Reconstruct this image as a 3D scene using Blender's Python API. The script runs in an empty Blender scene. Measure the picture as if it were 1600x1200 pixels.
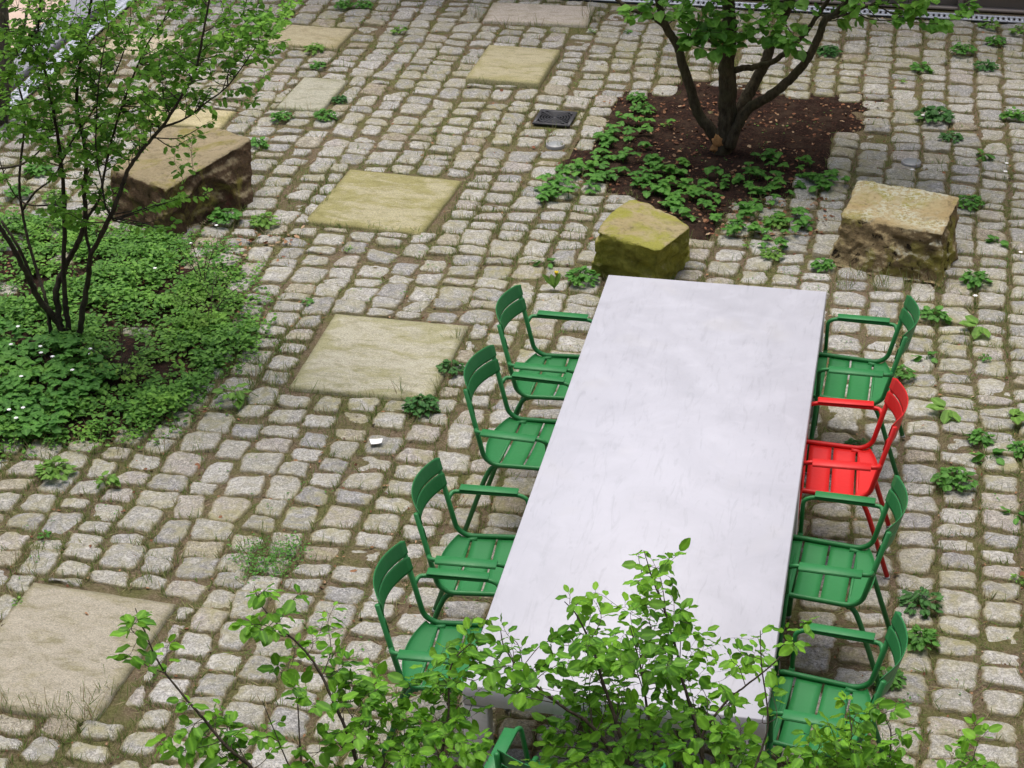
import bpy, bmesh, math, random
import numpy as np
from mathutils import Vector, noise as mnoise
from math import radians as R, sin, cos, pi
random.seed(7); rng = np.random.default_rng(7)
scene = bpy.context.scene
col = scene.collection

# ------------------------------------------------------------------ camera
F = 3156.17; YAW, PITCH, ROLL = -0.20379, 0.511868, -0.0132733
CAM = np.array([0.917974, -8.217577, 5.779339])
def cam_axes():
    cy, sy, cp, sp = cos(YAW), sin(YAW), cos(PITCH), sin(PITCH)
    f = np.array([sy*cp, cy*cp, -sp]); r = np.array([cy, -sy, 0.0]); u = np.cross(r, f)
    c, s = cos(ROLL), sin(ROLL)
    return c*r + s*u, -s*r + c*u, f
RX, UX, FX = cam_axes()
cd = bpy.data.cameras.new('camera'); cam = bpy.data.objects.new('camera', cd); col.objects.link(cam)
from mathutils import Matrix
cam.matrix_world = Matrix(((RX[0], UX[0], -FX[0], CAM[0]), (RX[1], UX[1], -FX[1], CAM[1]), (RX[2], UX[2], -FX[2], CAM[2]), (0, 0, 0, 1)))
cd.sensor_width = 36; cd.lens = F/1600*36; cd.clip_start = .1; cd.clip_end = 300
scene.camera = cam
# ------------------------------------------------------------------ light (bright overcast noon)
SUN_EL, SUN_AZ = 78, -35      # azimuth clockwise from +y
w = bpy.data.worlds.new('World'); scene.world = w; w.use_nodes = True
nt = w.node_tree; bg = nt.nodes['Background']; sky = nt.nodes.new('ShaderNodeTexSky')
sky.sky_type = 'NISHITA'; sky.sun_disc = False; sky.sun_elevation = R(SUN_EL); sky.sun_rotation = R(SUN_AZ)
sky.air_density = 1.0; sky.dust_density = 4.0; sky.ozone_density = 1.0
nt.links.new(sky.outputs[0], bg.inputs[0]); bg.inputs[1].default_value = 0.11
sd = bpy.data.lights.new('sun', 'SUN'); sd.energy = 1.5; sd.angle = R(42); sd.color = (1.0, .96, .90)
so = bpy.data.objects.new('sun', sd); col.objects.link(so)
dirv = Vector((sin(R(SUN_AZ))*cos(R(SUN_EL)), cos(R(SUN_AZ))*cos(R(SUN_EL)), sin(R(SUN_EL))))
so.rotation_euler = dirv.to_track_quat('Z', 'Y').to_euler(); so.location = (0, 0, 12)
scene.view_settings.view_transform = 'Standard'; scene.view_settings.look = 'None'
scene.view_settings.exposure = 0.93; scene.view_settings.gamma = 1
scene.cycles.max_bounces = 6; scene.cycles.diffuse_bounces = 3; scene.cycles.transparent_max_bounces = 4
scene.cycles.use_denoising = True

# ------------------------------------------------------------------ helpers
def ray(px, py):
    d = FX*F + RX*(px-800) - UX*(py-600)
    return d/np.linalg.norm(d)
def at(px, py, z=0.0):                # where a line of sight meets the level z
    d = ray(px, py); return CAM + d*(z-CAM[2])/d[2]
def atY(px, py, Y):
    d = ray(px, py); return CAM + d*(Y-CAM[1])/d[1]
def atD(px, py, D): return CAM + ray(px, py)*D

def tag(o, label=None, cat=None, group=None, kind=None):
    if label: o['label'] = label
    if cat: o['category'] = cat
    if group: o['group'] = group
    if kind: o['kind'] = kind
    return o
def empty(name, loc, rz=0, **k):
    o = bpy.data.objects.new(name, None); col.objects.link(o); o.location = loc; o.rotation_euler = (0, 0, rz)
    o.empty_display_size = .1
    return tag(o, **k)
def link(name, me, mat, parent=None, smooth=True):
    if mat is not None: me.materials.append(mat)
    if smooth: me.polygons.foreach_set('use_smooth', [True]*len(me.polygons))
    o = bpy.data.objects.new(name, me); col.objects.link(o)
    if parent: o.parent = parent
    return o
class MB:
    """collects numpy vertex / face blocks and builds one mesh"""
    def __init__(s): s.v = []; s.q = []; s.t = []; s.n = 0; s.a = []
    def add(s, v, q=None, t=None, a=None):
        v = np.asarray(v, float).reshape(-1, 3); s.v.append(v)
        if q is not None and len(q): s.q.append(np.asarray(q, int).reshape(-1, 4)+s.n)
        if t is not None and len(t): s.t.append(np.asarray(t, int).reshape(-1, 3)+s.n)
        s.a.append(np.zeros(len(v)) if a is None else np.asarray(a, float)); s.n += len(v)
    def mesh(s, name, attr=None):
        v = np.concatenate(s.v) if s.v else np.zeros((0, 3))
        q = np.concatenate(s.q) if s.q else np.zeros((0, 4), int)
        t = np.concatenate(s.t) if s.t else np.zeros((0, 3), int)
        me = bpy.data.meshes.new(name)
        me.vertices.add(len(v)); me.vertices.foreach_set('co', v.ravel().astype(np.float32))
        me.loops.add(q.size+t.size); me.loops.foreach_set('vertex_index', np.concatenate([q.ravel(), t.ravel()]).astype(np.int32))
        me.polygons.add(len(q)+len(t))
        st = np.concatenate([np.arange(len(q))*4, len(q)*4+np.arange(len(t))*3]).astype(np.int32)
        me.polygons.foreach_set('loop_start', st)
        if attr:
            at_ = me.attributes.new(attr, 'FLOAT', 'POINT'); at_.data.foreach_set('value', np.concatenate(s.a).astype(np.float32))
        me.update(calc_edges=True); me.validate()
        return me
    def obj(s, name, mat, parent=None, smooth=True, attr=None):
        return link(name, s.mesh(name, attr), mat, parent, smooth)
    def box(s, c, h, rz=0, bev=0.0, tilt=None):
        """box with chamfered edges: centre c, half sizes h"""
        b = min(bev, min(h)*.9)
        pts = []
        for sx in (-1, 1):
            for sy in (-1, 1):
                for sz in (-1, 1):
                    for k in range(3):
                        p = [sx*h[0], sy*h[1], sz*h[2]]
                        for j in range(3):
                            if j != k: p[j] -= (sx, sy, sz)[j]*b
                        pts.append(p)
        pts = np.array(pts)
        if b <= 0: pts = pts[::3]
        bm = bmesh.new()
        for p in pts: bm.verts.new(p)
        r = bmesh.ops.convex_hull(bm, input=bm.verts)
        bmesh.ops.dissolve_limit(bm, angle_limit=.01, verts=bm.verts, edges=bm.edges)
        bmesh.ops.triangulate(bm, faces=bm.faces, ngon_method='EAR_CLIP')
        bm.verts.index_update()
        v = np.array([x.co for x in bm.verts]); t = [[a.index for a in f.verts] for f in bm.faces]; bm.free()
        if tilt: v = v@np.array(Matrix.Rotation(tilt[0], 3, tilt[1])).T
        v = v@np.array(Matrix.Rotation(rz, 3, 'Z')).T
        s.add(v+np.array(c), t=t); return s
    def tube(s, pts, rad, n=8, cap=True):
        P = np.asarray(pts, float); m = len(P); rad = np.broadcast_to(np.asarray(rad, float), (m,))
        T = np.gradient(P, axis=0); T /= np.linalg.norm(T, axis=1)[:, None]+1e-12
        ref = np.array([0, 0, 1.0]) if abs(T[0][2]) < .9 else np.array([1.0, 0, 0])
        a = np.cross(T[0], ref); a /= np.linalg.norm(a); A = [a]
        for i in range(1, m):
            a = A[-1]-T[i]*(A[-1]@T[i]); a /= np.linalg.norm(a)+1e-12; A.append(a)
        A = np.array(A); B = np.cross(T, A)
        th = np.arange(n)*2*pi/n
        V = P[:, None]+rad[:, None, None]*(np.cos(th)[None, :, None]*A[:, None]+np.sin(th)[None, :, None]*B[:, None])
        i, j = np.meshgrid(np.arange(m-1), np.arange(n), indexing='ij'); j2 = (j+1) % n
        q = np.stack([i*n+j, (i+1)*n+j, (i+1)*n+j2, i*n+j2], -1).reshape(-1, 4)
        V = V.reshape(-1, 3); tt = []
        if cap:
            V = np.vstack([V, P[0], P[-1]])
            for k in range(n):
                tt.append([m*n, k, (k+1) % n]); tt.append([m*n+1, (m-1)*n+(k+1) % n, (m-1)*n+k])
        s.add(V, q=q, t=tt); return s
def smooth_path(pts, k=6):
    """Catmull-Rom through pts"""
    P = [np.asarray(p, float) for p in pts]; P = [2*P[0]-P[1]]+P+[2*P[-1]-P[-2]]; out = []
    for i in range(1, len(P)-2):
        for t in np.linspace(0, 1, k, endpoint=False):
            out.append(.5*((2*P[i])+(P[i+1]-P[i-1])*t+(2*P[i-1]-5*P[i]+4*P[i+1]-P[i+2])*t*t+(3*P[i]-P[i-1]-3*P[i+1]+P[i+2])*t**3))
    out.append(P[-2]); return np.array(out)
def fillet(pts, r, k=5):
    """polyline with its inner corners rounded to radius-ish r"""
    P = [np.asarray(p, float) for p in pts]; out = [P[0]]
    rs = r if isinstance(r, (list, tuple)) else [r]*len(P)
    for i in range(1, len(P)-1):
        a = P[i-1]-P[i]; b = P[i+1]-P[i]; la, lb = np.linalg.norm(a), np.linalg.norm(b)
        d = min(rs[i], la*.49, lb*.49); A = P[i]+a/la*d; B = P[i]+b/lb*d
        for t in np.linspace(0, 1, k): out.append((1-t)**2*A+2*t*(1-t)*P[i]+t*t*B)
    out.append(P[-1]); return np.array(out)

# ------------------------------------------------------------------ materials
class NT:
    def __init__(s, name):
        s.m = bpy.data.materials.new(name); s.m.use_nodes = True; s.t = s.m.node_tree; s.N = s.t.nodes; s.L = s.t.links
        s.b = s.N['Principled BSDF']; s.out = s.N['Material Output']
    def n(s, typ, **k):
        x = s.N.new('ShaderNode'+typ)
        for a, b in k.items():
            if a in x.inputs.keys() if isinstance(a, str) else False: pass
            setattr(x, a, b)
        return x
    def set(s, node, **k):
        for a, b in k.items():
            a = a.replace('_', ' ')
            if isinstance(b, bpy.types.NodeSocket): s.L.new(b, node.inputs[a])
            else: node.inputs[a].default_value = b
        return node
    def coord(s, kind='Object'): return s.n('TexCoord').outputs[kind]
    def noise(s, scale, detail=4, rough=.5, vec=None, dist=0, out='Fac'):
        x = s.n('TexNoise'); s.set(x, Scale=scale, Detail=detail, Roughness=rough, Distortion=dist)
        s.L.new(vec if vec is not None else s.coord(), x.inputs['Vector']); return x.outputs[out]
    def voro(s, scale, vec=None, out='Distance', feature='F1'):
        x = s.n('TexVoronoi'); x.feature = feature; s.set(x, Scale=scale)
        s.L.new(vec if vec is not None else s.coord(), x.inputs['Vector']); return x.outputs[out]
    def ramp(s, fac, stops, interp='LINEAR'):
        x = s.n('ValToRGB'); x.color_ramp.interpolation = interp; e = x.color_ramp.elements
        while len(e) < len(stops): e.new(.5)
        for el, (p, c) in zip(e, stops):
            el.position = p; el.color = (c, c, c, 1) if isinstance(c, (int, float)) else (*c, 1)
        s.L.new(fac, x.inputs['Fac']); return x.outputs['Color']
    def mix(s, fac, a, b, mode='MIX'):
        x = s.n('Mix'); x.data_type = 'RGBA'; x.blend_type = mode
        for i, v in ((0, fac), (6, a), (7, b)):
            if isinstance(v, bpy.types.NodeSocket): s.L.new(v, x.inputs[i])
            else: x.inputs[i].default_value = v if isinstance(v, (int, float)) else (*v, 1)
        return x.outputs[2]
    def math(s, op, a, b=0.0, clamp=False):
        x = s.n('Math'); x.operation = op; x.use_clamp = clamp
        for i, v in ((0, a), (1, b)):
            if isinstance(v, bpy.types.NodeSocket): s.L.new(v, x.inputs[i])
            else: x.inputs[i].default_value = v
        return x.outputs[0]
    def isl(s): return s.n('NewGeometry').outputs['Random Per Island']
    def attr(s, name):
        x = s.n('Attribute'); x.attribute_name = name; return x.outputs['Fac']
    def bump(s, h, strength=.5, dist=.01):
        x = s.n('Bump'); s.set(x, Strength=strength, Distance=dist); s.L.new(h, x.inputs['Height'])
        s.L.new(x.outputs[0], s.b.inputs['Normal']); return x
    def fin(s, color=None, rough=.8, spec=.3, metal=0):
        if color is not None:
            if isinstance(color, bpy.types.NodeSocket): s.L.new(color, s.b.inputs['Base Color'])
            else: s.b.inputs['Base Color'].default_value = (*color, 1)
        if isinstance(rough, bpy.types.NodeSocket): s.L.new(rough, s.b.inputs['Roughness'])
        else: s.b.inputs['Roughness'].default_value = rough
        s.b.inputs['Specular IOR Level'].default_value = spec; s.b.inputs['Metallic'].default_value = metal
        return s.m

def mat_cobble():
    s = NT('granite_setts'); r = s.isl(); c = s.coord()
    base = s.ramp(r, [(0, (.385, .38, .345)), (.18, (.49, .48, .43)), (.32, (.28, .285, .285)), (.44, (.43, .415, .35)), (.58, (.36, .355, .30)),
                      (.70, (.52, .51, .47)), (.81, (.40, .355, .31)), (.88, (.23, .23, .235)), (.93, (.34, .29, .17)), (.97, (.27, .20, .105))], 'CONSTANT')
    # offset pattern per stone so that no two setts share a grain
    cx = s.n('CombineXYZ'); sx = s.math('MULTIPLY', r, 37.0); s.L.new(sx, cx.inputs[2])
    va = s.n('VectorMath'); va.operation = 'ADD'; s.L.new(c, va.inputs[0]); s.L.new(cx.outputs[0], va.inputs[1]); v = va.outputs[0]
    sp = s.noise(95, 5, .85, v); blot = s.noise(11, 4, .6, v, .6); mid = s.noise(45, 4, .7, v, .3)
    col_ = s.mix(s.ramp(sp, [(.38, 0.0), (.62, 1.0)]), s.mix(.8, base, (.05, .05, .055)), s.mix(.4, base, (.72, .70, .66)))
    col_ = s.mix(s.ramp(mid, [(.36, .75), (.56, 0)]), col_, s.mix(.6, base, (.10, .095, .085)))
    col_ = s.mix(s.ramp(blot, [(.5, 0), (.72, .5)]), col_, (.31, .295, .20))
    patch = s.noise(26, 4, .65, v, 1.2); col_ = s.mix(s.ramp(patch, [(.52, 0), (.64, .55)]), col_, s.mix(.5, base, (.78, .75, .70)))
    e = s.attr('edge')
    en = s.math('ADD', e, s.math('MULTIPLY', s.math('SUBTRACT', mid, .5), 1.1))
    big = s.noise(1.1, 3, .5)
    mossm = s.math('MULTIPLY', s.ramp(en, [(.66, 0), (1.0, .8)]), 1.0)
    col_ = s.mix(mossm, col_, s.mix(s.noise(23, 3, .6), (.20, .18, .075), (.26, .20, .12)))
    dirt = s.math('MULTIPLY', s.ramp(big, [(.4, .1), (.65, .75)]), s.ramp(blot, [(.35, 0), (.65, 1)]))
    col_ = s.mix(dirt, col_, (.27, .25, .11))
    # thin dark / pale veins
    ve = s.noise(9, 6, .7, v, 2.5); col_ = s.mix(s.ramp(ve, [(.485, 0), (.5, .6), (.515, 0)]), col_, (.11, .10, .09))
    h = s.math('ADD', s.math('MULTIPLY', mid, 1.0), s.math('MULTIPLY', sp, .35))
    h = s.math('ADD', h, s.math('MULTIPLY', s.noise(20, 5, .65, v, .8), 1.4))
    s.bump(h, .8, .012)
    return s.fin(col_, .85, .25)
def mat_ground():
    s = NT('joint_sand_and_moss'); c = s.coord()
    a = s.noise(2.2, 5, .6); b = s.noise(75, 6, .8); d = s.noise(11, 5, .65)
    sand = s.ramp(b, [(.3, (.075, .05, .033)), (.5, (.185, .14, .09)), (.7, (.32, .26, .18))])
    moss = s.ramp(b, [(.3, (.07, .075, .02)), (.6, (.18, .18, .07)), (.75, (.28, .26, .12))])
    col_ = s.mix(s.ramp(s.math('ADD', s.math('MULTIPLY', a, .6), s.math('MULTIPLY', d, .4)), [(.44, 0), (.58, .9)]), sand, moss)
    s.bump(s.math('ADD', b, d), 1, .02); return s.fin(col_, .95, .1)
def mat_soil():
    s = NT('dark_leaf_soil'); b = s.noise(45, 6, .8); d = s.noise(7, 4, .6)
    col_ = s.ramp(b, [(.32, (.010, .006, .005)), (.5, (.034, .018, .013)), (.64, (.10, .045, .028)), (.76, (.20, .105, .06))])
    col_ = s.mix(s.ramp(d, [(.45, 0), (.65, .7)]), col_, (.085, .055, .036))
    s.bump(b, 1, .04); return s.fin(col_, .95, .15)
def mat_slab(name, base, moss, mossamt, seed):
    s = NT(name); c = s.coord()
    mp = s.n('Mapping'); s.L.new(c, mp.inputs[0]); mp.inputs['Location'].default_value = (seed*3.1, seed*1.7, 0); mp.inputs['Scale'].default_value = (1, 2.2, 1); v = mp.outputs[0]
    f = s.noise(110, 5, .85, v); g = s.noise(28, 5, .7, v); m = s.noise(2.6, 5, .6, v, 1.0)
    col_ = s.mix(s.ramp(f, [(.35, 0), (.65, 1)]), tuple(x*.42 for x in base), tuple(min(1, x*1.42) for x in base))
    mm = s.math('ADD', m, s.math('MULTIPLY', s.math('SUBTRACT', g, .5), .5))
    e = s.attr('edge'); mm = s.math('ADD', mm, s.math('MULTIPLY', e, .25))
    lo = .60-mossamt*.22
    col_ = s.mix(s.ramp(mm, [(lo, 0), (lo+.16, .35+mossamt*.6)]), col_, s.mix(s.ramp(f, [(.35, 0), (.6, 1)]), tuple(x*.6 for x in moss), moss))
    blt = s.noise(7, 6, .7, v, .5); col_ = s.mix(s.ramp(blt, [(.5, 0), (.66, .5)]), col_, tuple(x*.55 for x in moss)); col_ = s.mix(s.ramp(blt, [(.3, .45), (.42, 0)]), col_, tuple(min(1, x*1.25) for x in base))
    col_ = s.mix(s.ramp(g, [(.25, .5), (.42, 0)]), col_, tuple(x*.45 for x in base))
    s.bump(s.math('ADD', f, s.math('MULTIPLY', g, 1.3)), .6, .006); return s.fin(col_, .9, .2)
def mat_concrete(name='pale_concrete', base=(.42, .42, .455)):
    s = NT(name); a = s.noise(1.7, 6, .62, None, 1.2); b = s.noise(9, 5, .6, None, .6); p = s.voro(6.5); f = s.noise(240, 2, .5)
    col_ = s.mix(s.ramp(a, [(.42, 0), (.66, .5)]), base, tuple(x*.80 for x in base))
    mp = s.n('Mapping'); s.L.new(s.coord(), mp.inputs[0]); mp.inputs['Scale'].default_value = (1, .16, 1); mp.inputs['Rotation'].default_value = (0, 0, .5)
    st = s.noise(22, 6, .7, mp.outputs[0], 1.5); col_ = s.mix(s.ramp(st, [(.54, 0), (.68, .4)]), col_, tuple(x*.66 for x in base))
    col_ = s.mix(s.ramp(b, [(.52, 0), (.75, .35)]), col_, tuple(min(1, x*1.12) for x in base))
    col_ = s.mix(s.ramp(p, [(.0, .6), (.035, 0)]), col_, (.33, .33, .34))
    col_ = s.mix(s.ramp(s.noise(3.1, 3, .5, None, .3), [(.6, 0), (.75, .22)]), col_, (.42, .405, .38))
    s.bump(s.math('ADD', s.math('MULTIPLY', f, .3), b), .12, .003)
    return s.fin(col_, s.ramp(b, [(.3, .42), (.7, .62)]), .4)
def mat_paint(name, c1, c2):
    s = NT(name); a = s.noise(5, 4, .6); f = s.noise(500, 2, .5); d = s.noise(38, 4, .7)
    col_ = s.mix(a, c1, c2); col_ = s.mix(s.ramp(d, [(.66, 0), (.78, .3)]), col_, (.16, .17, .13))
    s.bump(f, .08, .0008); return s.fin(col_, s.ramp(d, [(.3, .40), (.7, .58)]), .32)
def mat_leaf(name, dark, light, trans=.35, rough=.5, vein=True):
    s = NT(name); r = s.isl(); f = s.noise(60, 3, .6)
    col_ = s.ramp(r, [(0, dark), (.55, tuple((a+b)/2 for a, b in zip(dark, light))), (1, light)])
    col_ = s.mix(s.ramp(f, [(.35, .25), (.6, 0)]), col_, tuple(x*.6 for x in dark))
    pt = s.noise(2.6, 4, .6); col_ = s.mix(s.ramp(pt, [(.36, .45), (.5, 0)]), col_, dark); col_ = s.mix(s.ramp(pt, [(.54, 0), (.7, .55)]), col_, tuple(min(1, a*b) for a, b in zip(light, (1.35, 1.15, .9))))
    col_ = s.mix(s.ramp(s.attr('edge'), [(.6, 0), (1, .35)]), col_, tuple(min(1, x*1.7+.01) for x in light)) if vein else col_
    s.fin(col_, rough+.08, .18)
    t = s.n('BsdfTranslucent'); s.L.new(s.mix(.5, col_, tuple(min(1, x*1.6) for x in light)), t.inputs[0])
    mx = s.n('MixShader'); mx.inputs[0].default_value = trans; s.L.new(s.b.outputs[0], mx.inputs[1]); s.L.new(t.outputs[0], mx.inputs[2])
    s.L.new(mx.outputs[0], s.out.inputs[0]); return s.m
def mat_bark(name, a, b):
    s = NT(name); mp = s.n('Mapping'); s.L.new(s.coord(), mp.inputs[0]); mp.inputs['Scale'].default_value = (1, 1, .35)
    n1 = s.noise(40, 5, .7, mp.outputs[0]); n2 = s.noise(5, 4, .6)
    col_ = s.mix(s.ramp(n1, [(.35, 0), (.65, 1)]), a, b); col_ = s.mix(s.ramp(n2, [(.5, 0), (.7, .45)]), col_, (.075, .08, .035))
    s.bump(n1, .9, .012); return s.fin(col_, .9, .2)
def mat_rock(name, base, base2, side, moss, up_moss, painted_pits=0, lichen=0, red=0):
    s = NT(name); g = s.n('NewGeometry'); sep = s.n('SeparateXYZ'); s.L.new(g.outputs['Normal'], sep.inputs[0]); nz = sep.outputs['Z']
    a = s.noise(3.5, 6, .62, None, .8); b = s.noise(22, 6, .72); f = s.noise(120, 4, .7)
    col_ = s.mix(s.ramp(a, [(.35, 0), (.65, 1)]), base, base2)
    col_ = s.mix(s.ramp(b, [(.3, .7), (.5, 0)]), col_, tuple(x*.4 for x in base))
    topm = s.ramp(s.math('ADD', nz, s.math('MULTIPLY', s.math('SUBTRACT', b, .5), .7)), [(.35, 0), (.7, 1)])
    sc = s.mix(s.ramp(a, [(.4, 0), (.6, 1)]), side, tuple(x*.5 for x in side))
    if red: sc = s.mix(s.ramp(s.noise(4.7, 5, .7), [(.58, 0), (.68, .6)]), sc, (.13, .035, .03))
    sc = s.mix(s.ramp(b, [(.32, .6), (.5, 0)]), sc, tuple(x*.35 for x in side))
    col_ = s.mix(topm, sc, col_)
    mm = s.ramp(s.noise(4.2, 5, .65, None, .7), [(.62-up_moss*.3, 0), (.76-up_moss*.3, .85)])
    col_ = s.mix(mm, col_, s.mix(f, tuple(x*.55 for x in moss), tuple(x*1.25 for x in moss)))
    h = s.math('ADD', s.math('MULTIPLY', b, 1.5), s.math('MULTIPLY', f, .4))
    if lichen:
        lm = s.math('MULTIPLY', s.ramp(s.noise(34, 5, .75), [(.46, 0), (.54, 1)]), s.math('MULTIPLY', topm, s.ramp(s.noise(3.0, 3, .5, None, .2), [(.44, 0), (.56, 1)])))
        col_ = s.mix(lm, col_, (.46, .45, .34))
        lm2 = s.ramp(s.voro(48), [(.0, 1), (.12, 0)]); col_ = s.mix(s.math('MULTIPLY', lm2, s.ramp(a, [(.5, 0), (.55, .8)])), col_, (.5, .5, .42))
    if painted_pits:
        hm = s.math('MULTIPLY', s.ramp(s.noise(9, 5, .62, None, 1.2), [(.60, 0), (.66, 1)]), s.math('SUBTRACT', 1.0, s.math('MULTIPLY', topm, .85))); col_ = s.mix(hm, col_, (.03, .022, .014))  # dark inside the pits is painted into the colour
        h = s.math('SUBTRACT', h, s.math('MULTIPLY', hm, 2.0))
    s.bump(h, .9, .02); return s.fin(col_, .92, .15)
def mat_plain(name, c, rough=.6, spec=.4, metal=0, var=.25, scale=20):
    s = NT(name); n = s.noise(scale, 5, .6)
    col_ = s.mix(n, tuple(x*(1-var) for x in c), tuple(min(1, x*(1+var)) for x in c)); s.bump(n, .15, .004); return s.fin(col_, rough, spec, metal)

M_cob = mat_cobble(); M_gr = mat_ground(); M_soil = mat_soil(); M_conc = mat_concrete()
M_green = mat_paint('green_powder_coat', (.017, .146, .037), (.022, .174, .047)); M_red = mat_paint('red_powder_coat', (.50, .010, .009), (.57, .015, .012))
M_cap = mat_plain('grey_plastic', (.28, .28, .27))

# ------------------------------------------------------------------ layout of the yard (metres)
SLABS = [  # name, corner (far left), width, depth, angle, top z, material, label
 ((-2.9331, 4.7441), .8446, .9285, -.077, .012, ('mossy_slab_stone', (.37, .34, .215), (.26, .24, .075), .6, 1), 'square slab with yellow green moss, right of the large brown boulder'),
 ((-2.4211, 2.5305), .8503, .9548, -.0141, .012, ('pale_mossy_slab_stone', (.39, .37, .28), (.27, .26, .10), .42, 2), 'pale yellowish square slab left of the upper green chairs'),
 ((-3.1134, -.5537), .765, .9489, -.0665, .012, ('tan_slab_stone', (.345, .315, .245), (.24, .22, .10), .25, 3), 'large bare tan slab at the lower left beside a leafy twig'),
 ((-2.6703, 8.5401), .903, .5038, .0329, .012, ('pinkish_slab_stone', (.46, .41, .345), (.34, .31, .18), .15, 4), 'long pinkish beige slab at the top middle edge'),
 ((-2.4626, 7.4089), .5972, .7979, -.0395, .036, ('raised_slab_stone', (.38, .345, .225), (.28, .26, .09), .3, 5), 'raised beige slab standing proud above the black drain grate'),
 ((-3.79, 6.49), .37, .69, -.04, .012, ('grey_slab_stone', (.35, .34, .265), (.25, .25, .13), .25, 6), 'small grey slab with leafy weeds at its lower corners'),
 ((-4.35, 7.69), .66, .50, -.05, .012, ('ochre_slab_stone', (.39, .345, .225), (.29, .25, .10), .25, 7), 'ochre slab half behind the twigs near the upper left'),
 ((-5.65, 7.24), .62, .51, .0, .012, ('sand_slab_stone', (.46, .40, .29), (.3, .27, .15), .2, 8), 'sand coloured slab seen through the left shrub crown'),
 ((-4.74, 5.70), .64, .36, -.03, .012, ('buff_slab_stone', (.44, .385, .23), (.3, .27, .1), .3, 9), 'buff slab lying just behind the large brown boulder'),
]
PIT = [(-1.3, 6.5), (-.86, 6.57), (-.85, 6.95), (.1, 6.72), (.68, 6.78), (.66, 6.16), (.38, 5.95), (.42, 5.36), (.25, 5.1), (.07, 4.72), (-.25, 4.48), (-.24, 4.1), (-.39, 4.14), (-.77, 4.39), (-.88, 4.7), (-1.2, 4.9), (-1.36, 5.14), (-1.27, 5.84)]
BED = [(-6.2, 3.0), (-4.89, 3.05), (-4.15, 3.36), (-3.8, 3.29), (-3.42, 3.05), (-3.1, 2.63), (-2.95, 2.06), (-3.05, 1.6), (-3.0, 1.25), (-3.25, .95), (-3.64, .82), (-3.9, .7), (-6.2, .6)]
def inpoly(x, y, poly):
    c = False; n = len(poly)
    for i in range(n):
        x1, y1 = poly[i]; x2, y2 = poly[(i+1) % n]
        if (y1 > y) != (y2 > y) and x < (x2-x1)*(y-y1)/(y2-y1)+x1: c = not c
    return c
WALL_X, WALL_Y = -6.05, 8.92

# ground: one big sheet, reaching well past the walls
def sheet(name, x0, x1, y0, y1, z, mat, n=1, kind='structure', amp=0):
    m = MB(); xs = np.linspace(x0, x1, n+1); ys = np.linspace(y0, y1, n+1); X, Y = np.meshgrid(xs, ys, indexing='ij')
    Z = np.full_like(X, z)
    if amp: Z += amp*np.array([[mnoise.noise((a*3, b*3, 0)) for b in ys] for a in xs])
    V = np.stack([X, Y, Z], -1).reshape(-1, 3); i, j = np.meshgrid(np.arange(n), np.arange(n), indexing='ij'); k = n+1
    m.add(V, q=np.stack([i*k+j, (i+1)*k+j, (i+1)*k+j+1, i*k+j+1], -1).reshape(-1, 4))
    return tag(m.obj(name, mat), kind=kind)
sheet('ground', -60, 60, -60, 60, -.0155, M_gr, 2)

# ---- granite setts: columns run away from the camera, every sett an irregular domed block
obst = []
for (cx, cy), w_, h_, a_, z_, _, _ in SLABS: obst.append((cx-.012, cx+w_+.012, cy-h_-.012, cy+.012))
obst += [(-1.80, -1.50, 5.80, 6.12)]      # drain grate
def clip(rect):
    x0, x1, y0, y1 = rect
    for a0, a1, b0, b1 in obst:
        if x0 < a1 and x1 > a0 and y0 < b1 and y1 > b0:
            opts = [(a0-x0, (x0, a0, y0, y1)), (x1-a1, (a1, x1, y0, y1)), (b0-y0, (x0, x1, y0, b0)), (y1-b1, (x0, x1, b1, y1))]
            g, r = max(opts, key=lambda t: t[0]); x0, x1, y0, y1 = r
            if x1-x0 < .055 or y1-y0 < .06: return None
    return x0, x1, y0, y1
def warp(x, y):
    return x+.022*sin(y*1.3+x*.4)+.012*sin(y*3.1+1+x), y+.020*sin(x*1.7+y*.3)+.05*sin(x*.45)
NG = 11
uu = np.linspace(-1, 1, NG); U0, V0 = np.meshgrid(uu, uu, indexing='ij')
def ease(t): return np.sign(t)*np.abs(t)**.8
Uc = ease(U0); Vc = ease(V0)
ii, jj = np.meshgrid(np.arange(NG-1), np.arange(NG-1), indexing='ij')
Qtop = np.stack([ii*NG+jj, (ii+1)*NG+jj, (ii+1)*NG+jj+1, ii*NG+jj+1], -1).reshape(-1, 4)
rim = [i*NG for i in range(NG)]+[(NG-1)*NG+j for j in range(1, NG)]+[i*NG+NG-1 for i in range(NG-2, -1, -1)]+[j for j in range(NG-2, 0, -1)]
cob = MB(); cobn = 0; RIMS = []
x = WALL_X+.28
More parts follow.
